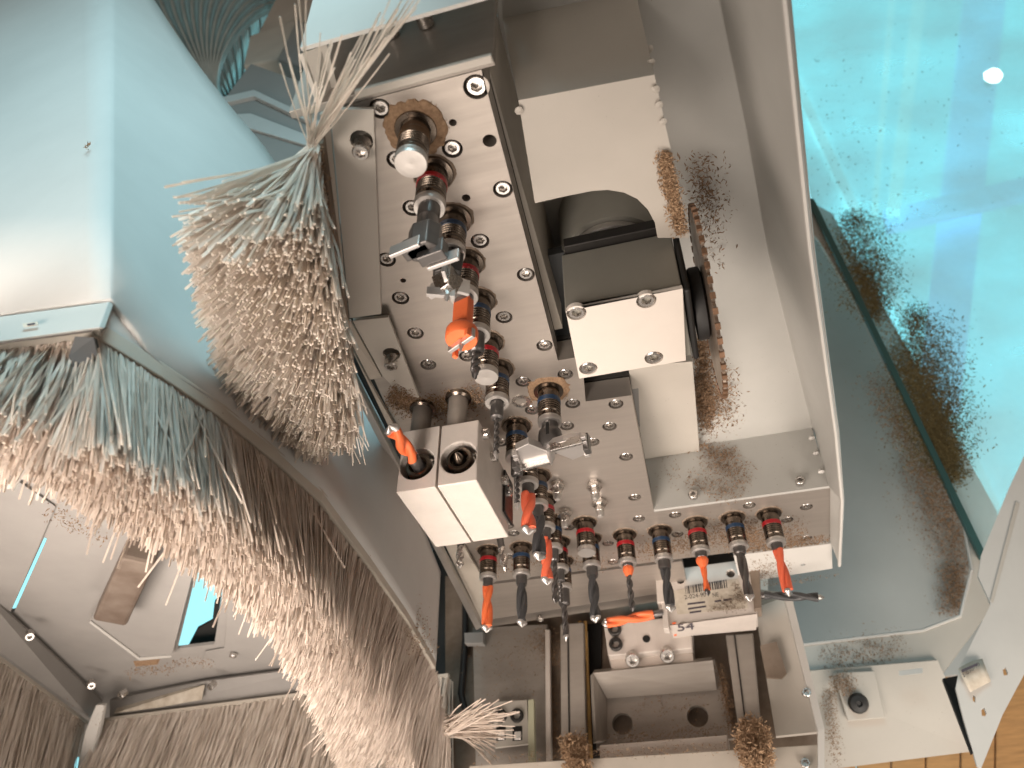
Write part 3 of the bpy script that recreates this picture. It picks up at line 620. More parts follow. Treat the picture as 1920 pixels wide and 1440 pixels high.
while xq < 1:
    wq = random.choice([.008,.012,.02,.03]); a = A+u_*xq; c = A+u_*min(1, xq+wq); i = len(bv)
    bv += [onplane(*a), onplane(*c), onplane(*(c+h_)), onplane(*(a+h_))]; bf.append((i,i+1,i+2,i+3)); xq += wq+random.choice([.010,.016,.028])
obj('barcode', bv, bf, 'ink', blk)
def text(body_, px, py, px2, py2, hpx, m, parent, y=2.1385, kw=None, name='lettering'):
    kw = kw or {'y': y}
    cu = bpy.data.curves.new('t', 'FONT'); cu.body = body_; to = bpy.data.objects.new('t', cu); C.objects.link(to)
    dg = bpy.context.evaluated_depsgraph_get(); dg.update(); d = bpy.data.meshes.new_from_object(to.evaluated_get(dg))
    bpy.data.objects.remove(to)
    xs = [v.co.x for v in d.vertices]; x0_, x1_ = min(xs), max(xs); hh = max(v.co.y for v in d.vertices)
    O = Vector((px,py)); U = Vector((px2-px, py2-py)); N = Vector((-U.y, U.x)).normalized()*(-hpx)
    if N.y > 0: N = -N
    vv = []
    for v in d.vertices:
        s = O+U*((v.co.x-x0_)/(x1_-x0_))+N*(v.co.y/hh); vv.append(V(s.x, s.y, **kw))
    ff = [tuple(p.vertices) for p in d.polygons]; bpy.data.meshes.remove(d)
    return obj(name, vv, ff, m, parent)
text('2-024-90', 1284,1124, 1324,1118, 8, 'ink', blk)
text('NE', 1337,1120, 1348,1118, 8, 'ink', blk)
for (a, b, c, d) in ((1289,1133,1322,1129),(1290,1142,1324,1137),(1293,1149,1315,1146),(1340,1128,1352,1126),(1356,1126,1372,1123)):
    slab('print_line', [onplane(a,b-2), onplane(c,d-2), onplane(c,d+1.4), onplane(a,b+1.4)], (0,.0003,0), 'ink_pen', blk, 0)
hb = V(1300,1185,z=.868)
text('54', 1271,1184, 1302,1180, 13, 'ink_pen', hu, kw={'z': .8665}, name='pen_number')
slab('orange_mark', [V(1260,1168,y=2.133), V(1267,1167,y=2.133), V(1269,1192,z=.8672), V(1264,1193,z=.8672)], (0,.001,.001), 'tool_orange', hu, 0)
slab('side_jaw', [V(1228,1058,y=2.12), V(1246,1056,y=2.12), V(1250,1128,y=2.12), V(1232,1130,y=2.12)], (0,.06,0), 'alu_plain', hu, .002)
slab('side_jaw', [V(1404,1052,y=2.12), V(1424,1060,y=2.12), V(1428,1140,y=2.12), V(1414,1142,y=2.12)], (0,.06,0), 'dirty_steel', hu, .002)
slab('side_post', [V(1240,1128,y=2.125), V(1250,1128,y=2.125), V(1254,1178,y=2.125), V(1244,1178,y=2.125)], (0,.04,0), 'alu_plain', hu, .001)
def flat_drill(label, a, b, y, m, r, tm, inner):
    p, q2 = V(*a, y=y), V(*b, y=y); d = (q2-p); ln = d.length
    tool('drill_bit', label, p, 0, .010, r, m, .7, .012, d=d.normalized(), length=ln, tipm=tm, group=DB)
flat_drill('orange drill lying sideways, pointing left below the lower row', (1236,1150), (1128,1170), 2.13, 'tool_orange', .0135, 'steel', 0)
flat_drill('dark drill lying sideways with a pale tip, pointing right beyond the label block', (1422,1116), (1546,1120), 2.13, 'tool_black', .0120, 'alu', 0)

# ================================================================== 7. ENCLOSURE on the right
en = T('enclosure_wall', 'light grey sheet metal enclosure wall with a large angular opening at the right', 'wall panel', (.5,2.8,1.0))
YW = 2.8
hole = [(1440,380),(1532,446),(1592,545),(1668,700),(1800,938),(1822,1070),(1800,1155),(1730,1182),(1545,1204),(1440,1216)]
sheet('frame_sheet', [V(x,y,y=YW) for x, y in [(1395,180),(1497,330),(1522,378),(1842,1036),(1852,1075),(1862,1135),(1768,1262),(1380,1275),(1380,180)]], .02, 'paint', en, [[V(x,y,y=YW) for x, y in hole]])
tube('opening_edge', [V(x,y,y=YW-.003) for x, y in hole[3:]], .006, 'paint_white', en, 6)
sheet('back_panel', [V(x,y,y=3.3) for x, y in [(1380,300),(1560,400),(1870,960),(1880,1260),(1380,1290)]], .02, 'paint_blue', en)
slab('lower_sheet', [V(1470,1262,y=2.78), V(1758,1238,y=2.78), V(1832,1408,y=2.86), V(1480,1452,y=2.86)], (0,.02,.01), 'paint', en, 0)
slab('corner_patch', [V(1562,1262,y=2.765), V(1640,1258,y=2.765), V(1660,1346,y=2.80), V(1590,1352,y=2.80)], (0,.012,.006), 'paint', en, .002)
inst('rubber_foot', lathe_mesh('rubber_foot', [(.030,0),(.032,.010),(.026,.022),(.010,.026),(.008,.018)], 'rubber', 24), V(1608,1318,y=2.78), (0.05,-.9,-.4), en)
slab('hinge_gap', [V(1768,1272,y=2.57), V(1800,1266,y=2.57), V(1796,1300,y=2.57), V(1806,1345,y=2.57), V(1832,1408,y=2.50), V(1822,1412,y=2.50)], (0,.02,0), 'hole_dark', en, 0)
slab('label_strip', [V(1685,1258,y=2.70), V(1730,1252,y=2.70), V(1730,1262,y=2.70), V(1686,1267,y=2.70)], (0,.002,0), 'paint_white', en, 0)

wp = T('window_pane', 'dusty turquoise acrylic window at the right edge, smeared with sawdust', 'window', V(1800,900,y=2.78))
slab('pane', [V(x,y,y=2.775) for x, y in [(1440,-140),(1522,376),(1842,1036),(2000,1036),(2000,-140)]], (0,.02,0), 'acrylic', wp, 0)
slab('rubber_seal', [V(1514,372,y=2.76), V(1526,372,y=2.76), V(1850,1040,y=2.76), V(1838,1044,y=2.76)], (0,.03,0), 'seal_green', wp, .003)
po = T('door_post', 'pale sheet metal door post with slots at the right edge', 'post', V(1850,1200,y=2.5))
sheet('post_sheet', [V(x,y,y=2.5) for x, y in [(1960,770),(1892,915),(1840,1040),(1834,1080),(1858,1132),(1800,1250),(1792,1290),(1806,1345),(1832,1436),(1840,1440),(1880,1340),(1960,1190)]], .012, 'paint_white', po, [[V(x,y,y=2.5) for x, y in l] for l in ([(1880,1255),(1886,1251),(1890,1262),(1889,1266),(1882,1266)],[(1840,1330),(1846,1327),(1850,1338),(1847,1343),(1841,1342)],[(1824,1302),(1829,1306),(1829,1318),(1824,1314)])])
slab('post_fold', [V(1905,940,y=2.497), V(1912,944,y=2.497), V(1862,1130,y=2.497), V(1857,1126,y=2.497)], (0,.001,0), 'paint', po, 0)
la = T('paper_tag', 'curled cream paper tag with a printed number stuck to the door post', 'label', V(1825,1260,y=2.49))
cols = 6; tv = []
for i in range(cols+1):
    t_ = i/cols; yy = 2.487-.02*(1-t_)**2
    tv += [V(lerp(1796,1842,t_),lerp(1254,1236,t_)-4*math.sin(t_*3),y=yy), V(lerp(1819,1858,t_),lerp(1298,1278,t_),y=yy)]
obj('paper', tv, [(2*i,2*i+2,2*i+3,2*i+1) for i in range(cols)], 'paper', la, smooth=True, solid=.001)
text('2-030-90', 1807,1270, 1838,1247, 7, 'ink', la, kw={'y': 2.462})
slab('print_line', [V(1802,1256,y=2.461), V(1832,1243,y=2.461), V(1834,1247,y=2.461), V(1804,1261,y=2.461)], (0,.0003,0), 'ink_pen', la, 0)
# the bright hall glazing behind the machine
hw = T('hall_window', 'bright turquoise hall glazing far behind the machine, seen through gaps and the pane', 'window', (0,6.5,1.0))
for i in range(3):
    xa = -8+i*5.2
    slab('glowing_pane', [(xa+.06,6.5,1.2),(xa+5.14,6.5,1.2),(xa+5.14,6.5,22),(xa+.06,6.5,22)], (0,.02,0), 'hall_glass', hw, 0)
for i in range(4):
    box('mullion', -8+i*5.2-.06, -8+i*5.2+.06, 6.44, 6.56, 1.1, 22.1, 'post_glow_cyan', hw, 0)
fm = obj('gap_blocker_back', [(-1.05,2.62,.2),(.12,2.62,.2),(.16,2.62,2.6),(-1.05,2.62,2.6)], [(0,1,2,3)], 'dark_paint', None, solid=.05)  # added blocker: keeps the hall glow out of gaps behind the head
tag(fm, 'dark sheet added to block the hall glow in gaps behind the drilling head and slide', 'frame')
rf = obj('gap_blocker_top', [(-1.3,1.35,1.52),(-.19,.80,1.52),(-.19,2.6,1.52),(-1.3,2.6,1.52)], [(0,1,2,3)], 'dark_paint', None, solid=.05)  # added blocker above the head, stops hall glow showing beside the tuft
tag(rf, 'dark sheet added over the drilling head to block the hall glow beside the bristle tuft', 'cover')
# what stands beyond the window
def bar(name, label, cat, a, b, wpx, y, m, dep=.08):
    d = Vector((b[0]-a[0], b[1]-a[1])).normalized(); n_ = Vector((-d.y, d.x))*wpx/2
    A_, B2 = Vector(a), Vector(b)
    return tag(slab(name, [V(*(A_+n_),y=y), V(*(B2+n_),y=y), V(*(B2-n_),y=y), V(*(A_-n_),y=y)], (0,dep,0), m, None, .004), label, cat)
bar('window_mullion', 'narrow pale mullion seen through the dusty pane, left one', 'mullion', (1682,-120), (1640,400), 12, 4.2, 'post_glow_cyan')
bar('window_mullion', 'wide pale double mullion seen through the dusty pane, right one', 'mullion', (1738,-120), (1676,390), 26, 4.2, 'post_glow_cyan')
bar('steel_column', 'soft blue violet column seen through the dusty pane at far right', 'column', (1860,-120), (1760,760), 80, 4.6, 'post_glow_violet')
bar('pipe', 'pale blue pipe crossing diagonally behind the dusty pane', 'pipe', (1660,410), (2000,330), 34, 4.4, 'post_glow_violet')
lm = T('workshop_lamp', 'glaring white workshop lamp shining through the dusty pane', 'lamp', V(1862,145,y=4.0))
v, f = ring_faces([(.02,-.02),(.055,-.01),(.062,.02),(.04,.05),(.01,.06)], 20)
v = [(q0*(1+.25*max(0,q1/.062)), q1*1.25, q2) for q0, q1, q2 in v]
inst('bulb', me('bulb', [Vector(q_)*S for q_ in v], f, 'lamp_glow', True), V(1862,145,y=4.0), (0,-1,0), lm)
inst('lamp_socket', lathe_mesh('lamp_socket', [(.03,0),(.03,.10),(.02,.12)], 'alu'), V(1862,145,y=4.05), (0,1,0.6), lm)
# timber beyond the lower right corner
tb = T('timber_panel', 'orange brown timber boards showing in the lower right corner', 'timber', V(1880,1400,y=3.6))
for i in range(7):
    x0_ = lerp(1545, 2000, i/7); x1_ = lerp(1545, 2000, (i+1)/7)
    slab('board', [V(x0_,1180,y=3.7), V(x1_-2.5,1175,y=3.7), V(x1_-6,1500,y=3.7), V(x0_-4,1500,y=3.7)], (0,.05+.01*(i%3),0), 'wood', tb, .006)

# ================================================================== 8. DUST HOOD ON THE LEFT
ho = T('dust_hood', 'large pale sheet metal dust hood with open bottom on the left', 'hood', (-1.1,1.2,.75))
rail_z = .70
RL = [V(190,625,z=.7), V(300,694,z=.7), V(412,770,z=.7), V(510,850,z=.7), V(600,930,z=.7), V(690,1050,z=.7), V(760,1150,z=.7), V(815,1245,z=.7)]
tops = [1.30, 1.30, 1.26, 1.20, 1.10, 1.02, .97, .95]
cut = [V(270,0,x=-.70), V(395,155,x=-.68)]
# right wall: bowed sheet from the near fold to the far end, one piece with the front
bot = [V(205,562,y=.545)]+[Vector((p.x,p.y,.705)) for p in RL]; bot[1] = lerp(bot[0], bot[2], .5)
top = [V(205,-130,y=.64), V(330,66,y=.78), V(420,188,y=.86), V(510,300,y=.98), V(585,450,y=1.10), V(640,640,y=1.22)]+[Vector((p.x-.004,p.y,tz)) for p, tz in zip(RL[5:], tops[5:])]
NU, NV = 48, 10
def smooth_at(P, t):
    t = max(0, min(.9999, t))*(len(P)-1); i = int(t); u = t-i
    a0, a1, a2, a3 = P[max(0,i-1)], P[i], P[i+1], P[min(len(P)-1,i+2)]
    return .5*((2*a1)+(a2-a0)*u+(2*a0-5*a1+4*a2-a3)*u*u+(3*a1-a0-3*a2+a3)*u**3)
vs = [lerp(smooth_at(bot, i/NU), smooth_at(top, i/NU), j/NV) for i in range(NU+1) for j in range(NV+1)]
fs = [(i*(NV+1)+j, (i+1)*(NV+1)+j, (i+1)*(NV+1)+j+1, i*(NV+1)+j+1) for i in range(NU) for j in range(NV)]
fy = .545; n0_ = len(vs); NW = 10                 # front face, joined at the soft fold
lb, lt_ = V(-160,612,y=.545), V(-160,-130,y=.64)
for i in range(1, NW+1):
    for j in range(NV+1): vs.append(lerp(vs[j], lerp(lb, lt_, j/NV), i/NW))
for i in range(NW):
    for j in range(NV):
        a0 = (n0_+(i-1)*(NV+1) if i else 0)+j; b0 = n0_+i*(NV+1)+j; fs.append((a0, a0+1, b0+1, b0))
o = obj('outer_shell', vs, fs, 'paint_shell', ho, solid=.008, off=0); o.data.shade_smooth()
slab('front_flange', [V(204,566,y=fy), V(186,614,y=fy-.012), V(-160,662,y=fy-.012), V(-160,615,y=fy)], (0,.008,.006), 'paint_white', ho, .001)
slab('corner_gusset', [V(203,558,y=.5465), V(186,612,y=.546), Vector((RL[0].x,RL[0].y,.700)), Vector((RL[1].x,RL[1].y,.700)), Vector((RL[1].x,RL[1].y,.708))], (-.003,.004,.0), 'paint_shell', ho, 0)
slab('small_sticker', [V(42,607,y=fy-.014), V(70,603,y=fy-.014), V(71,609,y=fy-.014), V(44,613,y=fy-.014)], (0,.001,0), 'paper', ho, 0)
slab('sticker_print', [V(50,607.5,y=fy-.0148), V(65,605,y=fy-.0148), V(66,608,y=fy-.0148), V(52,610.5,y=fy-.0148)], (0,.0003,0), 'ink_pen', ho, 0)
# inside of the hood
slot = [(333,1216),(372,1058),(426,1048),(402,1208)]
zc = .95
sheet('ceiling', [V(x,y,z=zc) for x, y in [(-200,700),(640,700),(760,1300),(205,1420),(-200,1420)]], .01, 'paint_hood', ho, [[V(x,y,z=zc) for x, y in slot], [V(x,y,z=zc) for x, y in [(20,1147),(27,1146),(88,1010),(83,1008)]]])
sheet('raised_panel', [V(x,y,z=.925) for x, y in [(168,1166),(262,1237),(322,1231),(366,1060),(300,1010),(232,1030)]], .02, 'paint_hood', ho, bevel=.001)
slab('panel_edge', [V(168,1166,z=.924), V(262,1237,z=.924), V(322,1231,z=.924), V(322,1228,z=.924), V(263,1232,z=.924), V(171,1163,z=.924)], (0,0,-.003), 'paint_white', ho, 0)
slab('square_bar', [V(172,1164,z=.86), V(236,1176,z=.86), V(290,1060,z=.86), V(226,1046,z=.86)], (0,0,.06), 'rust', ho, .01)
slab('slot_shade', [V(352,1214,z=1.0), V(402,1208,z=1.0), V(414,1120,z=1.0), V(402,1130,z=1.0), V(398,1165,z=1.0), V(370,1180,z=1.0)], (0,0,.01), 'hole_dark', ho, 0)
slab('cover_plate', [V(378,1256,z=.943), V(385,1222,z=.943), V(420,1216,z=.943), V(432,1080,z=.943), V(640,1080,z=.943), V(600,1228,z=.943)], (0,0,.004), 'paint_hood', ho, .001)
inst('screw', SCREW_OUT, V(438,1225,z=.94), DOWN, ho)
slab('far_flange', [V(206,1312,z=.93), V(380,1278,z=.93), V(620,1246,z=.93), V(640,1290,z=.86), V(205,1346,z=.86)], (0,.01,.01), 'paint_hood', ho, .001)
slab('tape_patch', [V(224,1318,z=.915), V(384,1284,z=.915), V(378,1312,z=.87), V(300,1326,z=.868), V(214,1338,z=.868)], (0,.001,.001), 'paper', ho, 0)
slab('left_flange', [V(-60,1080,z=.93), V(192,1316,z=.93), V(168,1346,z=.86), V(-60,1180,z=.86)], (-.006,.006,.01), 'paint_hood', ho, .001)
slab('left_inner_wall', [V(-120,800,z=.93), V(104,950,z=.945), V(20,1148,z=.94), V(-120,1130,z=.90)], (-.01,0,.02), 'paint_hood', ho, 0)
slab('corner_strip', [V(180,1322,z=.84), V(196,1322,z=.84), V(186,1372,z=.78), V(164,1446,z=.70), V(144,1446,z=.70), V(160,1372,z=.78)], (0,.01,.01), 'paint_white', ho, .001)
for px, py, d_ in ((55,1187,(.6,-.3,-.6)),(170,1279,(.6,-.3,-.6)),(402,1281,(-.1,-.6,-.7)),(235,1297,(-.1,-.6,-.7)),(582,1270,(-.1,-.6,-.7))):
    inst('stud', SCREW_TALL, V(px,py,z=.90), d_, ho)
slab('gap_strip', [V(250,1240,z=.922), V(300,1236,z=.922), V(296,1246,z=.922), V(254,1250,z=.922)], (0,0,.001), 'sawdust', ho, 0)

# ---- brushes
def bristles(name, parent, bases, tips, r, m, bend=.02, kink=.0):
    v = []; f = []; n = 3; seg = 4
    for b, t in zip(bases, tips):
        d = t-b; ax = d.cross(Vector((random.gauss(0,1), random.gauss(0,1), random.gauss(0,1)))).normalized()
        bow = ax*random.gauss(0, bend)*d.length*3; ax2 = d.cross(ax).normalized(); i0 = len(v); rr = r*random.uniform(.8,1.2)
        jog = ax2*random.gauss(0, kink)
        for j in range(seg+1):
            u = j/seg; p = b+d*u+bow*(u*(1-u))+jog*(u*u)
            for k in range(n):
                a = 2*math.pi*k/n; v.append(p+ax*(rr*math.cos(a))+ax2*(rr*math.sin(a)))
        for j in range(seg):
            for k in range(n):
                q = (k+1) % n; f.append((i0+j*n+k, i0+j*n+q, i0+(j+1)*n+q, i0+(j+1)*n+k))
        f.append(tuple(i0+seg*n+k for k in range(n)))
    o = obj(name, v, f, m, parent, smooth=True); o['kind'] = 'stuff'
    return o
random.seed(11)
# big curtain along the hood's right side
b2 = T('brush_curtain', 'long dusty bristle curtain hanging along the right side of the dust hood', 'brush', RL[3])
hv = []
for p in RL: hv += [p+Vector((.004,0,.012)), p+Vector((.004,0,-.012)), p+Vector((-.020,0,-.012)), p+Vector((-.020,0,.012))]
hf = []
for i in range(len(RL)-1):
    for k in range(4): hf.append((4*i+k, 4*i+(k+1) % 4, 4*i+4+(k+1) % 4, 4*i+4+k))
hf += [(3,2,1,0), tuple(4*(len(RL)-1)+k for k in range(4))]
obj('holder_strip', hv, hf, 'paint_tan', b2, bevel=.002)
zt = .52
front = [V(x,y,z=zt) for x, y in [(188,838),(300,900),(420,968),(520,1050),(590,1118),(650,1200),(710,1310),(752,1400)]]
back = [V(x,y,z=zt) for x, y in [(60,880),(180,965),(330,1040),(430,1110),(500,1180),(560,1280),(610,1380),(640,1460)]]
# last stretch: the curtain runs on past the far end
bs, ts = [], []
for i in range(13000):
    t_ = random.random(); s_ = random.random()**.8
    b = poly_at(RL, t_)+Vector((-.002-.020*s_, 0, -.008)); b += Vector((0, random.gauss(0,.003), 0))
    tp = lerp(poly_at(front, t_), poly_at(back, t_), s_)
    tp += Vector((random.gauss(0,.009), random.gauss(0,.012), random.gauss(0,.010)))
    if random.random() < .04: tp += Vector((random.gauss(0,.03), random.gauss(0,.03), random.gauss(0,.02)))
    bs.append(b); ts.append(tp)
bristles('bristles', b2, bs, ts, .00145, 'bristle', .013, .004)
# tail of the same curtain beyond its far end, and the tuft sticking out to the right
bs, ts = [], []
e0 = RL[-1]
for i in range(2600):
    t_ = random.random(); b = lerp(e0, V(845,1400,z=.60), t_)+Vector((random.uniform(-.03,.0),random.gauss(0,.01),0))
    tp = lerp(V(752,1400,z=zt), V(838,1560,z=.46), t_)+Vector((random.uniform(-.06,.01),random.gauss(0,.012),random.gauss(0,.01)))
    bs.append(b); ts.append(tp)
for i in range(150):
    b = V(838,1360,z=.60)+Vector((random.uniform(-.01,.01),random.gauss(0,.006),random.gauss(0,.012)))
    bs.append(b); ts.append(V(random.gauss(915,22), random.gauss(1362,26), z=.60+random.gauss(0,.006)))
bristles('end_tuft', b2, bs, ts, .0016, 'bristle', .02, .004)
# near curtain, running to the left from the corner
b3 = T('brush_curtain', 'dark thinned out bristle curtain at the left edge below the hood flange', 'brush', V(60,645,z=.7))
n0, n1 = V(172,622,z=.7), V(-170,668,z=.7)
slab('holder_strip', [n0, n1, n1+Vector((0,.004,-.02)), n0+Vector((0,.004,-.02))], (0,.02,.004), 'paint_tan', b3, .001)
slab('corner_bracket', [V(140,630,z=.68), V(176,632,z=.68), V(184,668,z=.66), V(168,700,z=.64), V(140,706,z=.64), V(128,668,z=.66)], (0,.006,.002), 'dark_paint', b3, .001)
bs, ts = [], []
for i in range(1500):
    t_ = random.random(); b = lerp(n0, n1, t_)+Vector((random.gauss(0,.004), random.uniform(0,.03), -.012))
    tp = V(lerp(150,-260,t_)-random.random()*60+random.gauss(0,14), random.gauss(900,26)-150*t_*random.random()-random.random()*60, z=.55+random.gauss(0,.015))
    bs.append(b); ts.append(tp)
bristles('bristles', b3, bs, ts, .0018, 'bristle', .05, .012)
# far curtain
b4 = T('brush_curtain', 'blurred bristle curtain along the bottom behind the open hood', 'brush', V(480,1320,z=.84))
f0, f1 = V(196,1346,z=.855), V(840,1262,z=.855)
slab('holder_strip', [f0, f1, f1+Vector((0,.003,-.012)), f0+Vector((0,.003,-.012))], (0,.02,.004), 'paint_tan', b4, .001)
bs, ts = [], []
for i in range(3600):
    t_ = random.random(); b = lerp(f0, f1, t_)+Vector((0, random.uniform(.0,.05), -.01))
    bs.append(b); ts.append(b+Vector((random.gauss(-.03,.02), random.gauss(0,.02), -.32+random.gauss(0,.015))))
bristles('bristles', b4, bs, ts, .0021, 'bristle_pale', .03, .01)
b5 = T('brush_curtain', 'short blurred bristle curtain in the lower left corner', 'brush', V(60,1290,z=.84))
f0, f1 = V(166,1352,z=.855), V(-160,1110,z=.855)
slab('holder_strip', [f0, f1, f1+Vector((0,.003,-.012)), f0+Vector((0,.003,-.012))], (-.02,0,.004), 'paint_tan', b5, .001)
bs, ts = [], []
for i in range(2400):
    t_ = random.random(); b = lerp(f0, f1, t_)+Vector((random.uniform(-.05,.0), 0, -.01))
    bs.append(b); ts.append(b+Vector((random.gauss(.0,.02), random.gauss(.02,.02), -.32+random.gauss(0,.015))))
bristles('bristles', b5, bs, ts, .0021, 'bristle_pale', .03, .01)
# brush tuft on the head's flank
b1 = T('brush_tuft', 'splayed cream bristle brush fixed to the left flank of the drilling head', 'brush', V(610,480,z=.95))
h0, h1 = V(592,272,z=.95), V(652,690,z=.95)
slab('holder_strip', [V(590,272,z=.945), V(606,268,z=.945), V(662,684,z=.945), V(644,696,z=.945)], (0,0,.02), 'dirty_steel', b1, .002)
outer = [(352,470),(358,530),(375,600),(400,680),(420,740),(440,800),(500,850),(540,866)]
inner = [(590,420),(610,470),(630,540),(645,600),(655,660),(662,720),(668,790),(664,836)]
bs, ts = [], []
for i in range(6200):
    t_ = random.random(); s_ = random.random()**.85
    a = poly_at([Vector((x,y,0)) for x, y in outer], t_); c = poly_at([Vector((x,y,0)) for x, y in inner], t_)
    q = lerp(c, a, s_)
    tp = V(q.x+random.gauss(0,8), q.y+random.gauss(0,9), z=.735+.05*abs(s_-.5)+random.gauss(0,.018))
    b = lerp(h0, h1, min(1, max(0, t_*.95+random.gauss(0,.03))))+Vector((random.uniform(-.012,.006), random.gauss(0,.003), random.uniform(-.01,0)))
    bs.append(b); ts.append(tp)
for i in range(420):                                # upper fringe swept out to the left
    t_ = random.random()**1.3*.5; s_ = random.random()
    tp = V(lerp(330,600,s_)+random.gauss(0,12), lerp(490,430,s_)-150*random.random()*(1-t_)*(1-s_*.7)+random.gauss(0,10), z=.78+random.gauss(0,.02))
    b = lerp(h0, h1, t_*.5)+Vector((random.uniform(-.012,.006), 0, random.uniform(-.01,0)))
    bs.append(b); ts.append(tp)
bristles('bristles', b1, bs, ts, .0019, 'bristle_pale', .018, .005)
bs, ts = [], []
for x, y in [(522,18),(560,-30),(548,120),(590,150),(604,148),(640,70),(668,90),(690,60),(720,40),(735,22),(742,36),(758,18),(772,10),(700,95),(655,110),(780,-10),(726,70),(690,100),(664,140),(745,-5),(612,60),(632,120)]:
    for j in range(2):
        bs.append(V(584+random.gauss(0,5), 268+random.gauss(0,5), z=.93)); ts.append(V(x+random.gauss(0,9), y+random.gauss(0,9), z=.86+random.gauss(0,.02)))
for i in range(70):                                 # loose hairs at the lower right of the tuft
    bs.append(V(random.uniform(610,660), random.uniform(640,780), z=.80)); ts.append(V(random.uniform(600,690), random.uniform(720,872), z=.76))
bristles('stray_bristles', b1, bs, ts, .0010, 'bristle_pale', .03, .004)

# ================================================================== 9. BACKGROUND AT THE TOP LEFT
du = T('flexible_duct', 'grey translucent ribbed suction hose at the top left behind the hood', 'hose', V(420,0,y=1.6))
pv = V(418,188,y=1.6); RA, RT = .285, .274; N_ = 72; n = 28; v = []; f = []
def duct_ring(th, rr):
    d0 = rgt*math.cos(th)+upv*math.sin(th)
    return [pv+d0*RA+d0*(rr*math.cos(2*math.pi*k/n))+fwd*(rr*math.sin(2*math.pi*k/n)) for k in range(n)]
for i in range(N_+1): v += duct_ring(R(178-130*i/N_), RT+(.007 if i % 2 else -.004))
for i in range(N_):
    for k in range(n): q = (k+1) % n; f.append((i*n+k,i*n+q,(i+1)*n+q,(i+1)*n+k))
obj('hose_wall', v, f, 'duct_film', du, smooth=True)
for i in range(1, N_, 4):
    rg = duct_ring(R(178-130*i/N_), RT+.010); tube('wire_rib', rg+rg[:1], .007, 'duct_rib', du, 6)
gb = T('junction_box', 'dim grey box with sloping lid behind the bristle tuft at top', 'box', V(500,220,y=1.16))
slab('box_front', [V(470,118,y=1.16), V(600,165,y=1.16), V(640,420,y=1.16), V(430,400,y=1.16), V(420,185,y=1.16)], (0,.12,0), 'grey_box', gb, .006)
slab('box_lid', [V(415,182,y=1.145), V(476,168,y=1.145), V(600,226,y=1.145), V(600,238,y=1.145), V(476,180,y=1.145), V(416,194,y=1.145)], (0,.02,0), 'paint_blue', gb, .002)
slab('box_band', [V(440,214,y=1.15), V(470,212,y=1.15), V(600,262,y=1.15), V(600,280,y=1.15), V(440,232,y=1.15)], (0,.012,0), 'paint_blue', gb, .002)
mc = T('pink_motor_cover', 'pinkish beige motor cover showing behind the box at top', 'cover', V(540,60,y=1.26))
slab('cover_top', [V(470,88,y=1.26), V(560,-90,y=1.26), V(610,-90,y=1.26), V(590,44,y=1.26), V(555,34,y=1.26)], (0,.10,0), 'paint_tan', mc, .01)
slab('cover_side', [V(468,66,y=1.24), V(556,36,y=1.24), V(548,60,y=1.24), V(520,110,y=1.24), V(455,124,y=1.24)], (0,.10,0), 'paint_tan', mc, .01)
slab('cover_front', [V(556,34,y=1.22), V(592,50,y=1.22), V(580,130,y=1.22), V(520,112,y=1.22)], (0,.10,0), 'grey_box', mc, .01)

# ================================================================== 10. SAWDUST
def dust(name, label, blobs, m, size, lift=.003, seed=1, parent=None, bg_sheet=None):
    random.seed(seed); v = []; f = []
    for (xa, ya, xb, yb, sg, n, kw) in blobs:
        d = Vector((xb-xa, yb-ya)); ln = max(1e-3, d.length); nn = Vector((-d.y, d.x))/ln
        for _ in range(n):
            t_ = random.betavariate(1.7, 1.7)*1.2-.1; off = random.gauss(0, sg)
            x_, y_ = xa+d.x*t_+nn.x*off+random.gauss(0,sg*.3), ya+d.y*t_+nn.y*off+random.gauss(0,sg*.3)
            p = V(x_, y_, **kw); p = p*(1-lift*random.random()/p.length)
            s_ = size*random.uniform(.4,1.5); a = Vector((random.gauss(0,1),random.gauss(0,1),random.gauss(0,1))).normalized()
            b = a.cross(Vector((random.gauss(0,1),random.gauss(0,1),random.gauss(0,1)))).normalized(); c = a.cross(b); i = len(v)
            v += [p-a*s_, p+a*s_*.9+b*s_*.3, p+b*s_*.45, p+c*s_*.35]
            f += [(i,i+1,i+2),(i,i+3,i+1),(i+1,i+3,i+2),(i,i+2,i+3)]
    o = obj(name, v, f, m, parent); o['kind'] = 'stuff'
    if not parent: o['label'] = label; o['category'] = 'sawdust'
    return o
zz = {'z': 1.0}; yp = {'y': 2.772}
dust('sawdust', 'olive brown sawdust caked in two tall patches on the turquoise pane', [
    (1606,420,1640,570,28,7560,yp),(1612,500,1650,600,14,3240,yp),(1590,400,1610,430,14,900,yp),(1722,610,1766,850,32,12240,yp),(1692,660,1788,890,18,7560,yp),(1745,800,1790,890,12,2520,yp),(1700,580,1730,620,14,900,yp),(1560,330,1660,560,26,160,yp),(1560,100,1640,420,40,200,yp),(1700,40,1740,400,90,120,yp),(1780,720,1800,920,7,260,yp)], 'sawdust_olive', .0068, seed=2)
dust('sawdust', 'red brown sawdust crust on the edge of the saw motor guard', [(1246,290,1258,360,7,1500,{'z':1.0185}),(1258,350,1276,435,7,1500,{'z':1.0185})], 'sawdust_pale', .0034, .010, 3)
dust('sawdust', 'brown sawdust sprayed on the pocket wall beside the saw blade', [
    (1310,330,1390,700,12,900,{'z':1.262}),(1318,720,1330,830,11,4200,{'z':1.19}),(1340,690,1372,815,15,1300,{'z':1.19}),(1310,300,1340,420,20,500,{'z':1.268}),(1318,640,1316,760,8,2600,{'z':1.21}),(1260,845,1330,838,8,500,{'z':1.165})], 'sawdust', .0042, .03, 4)
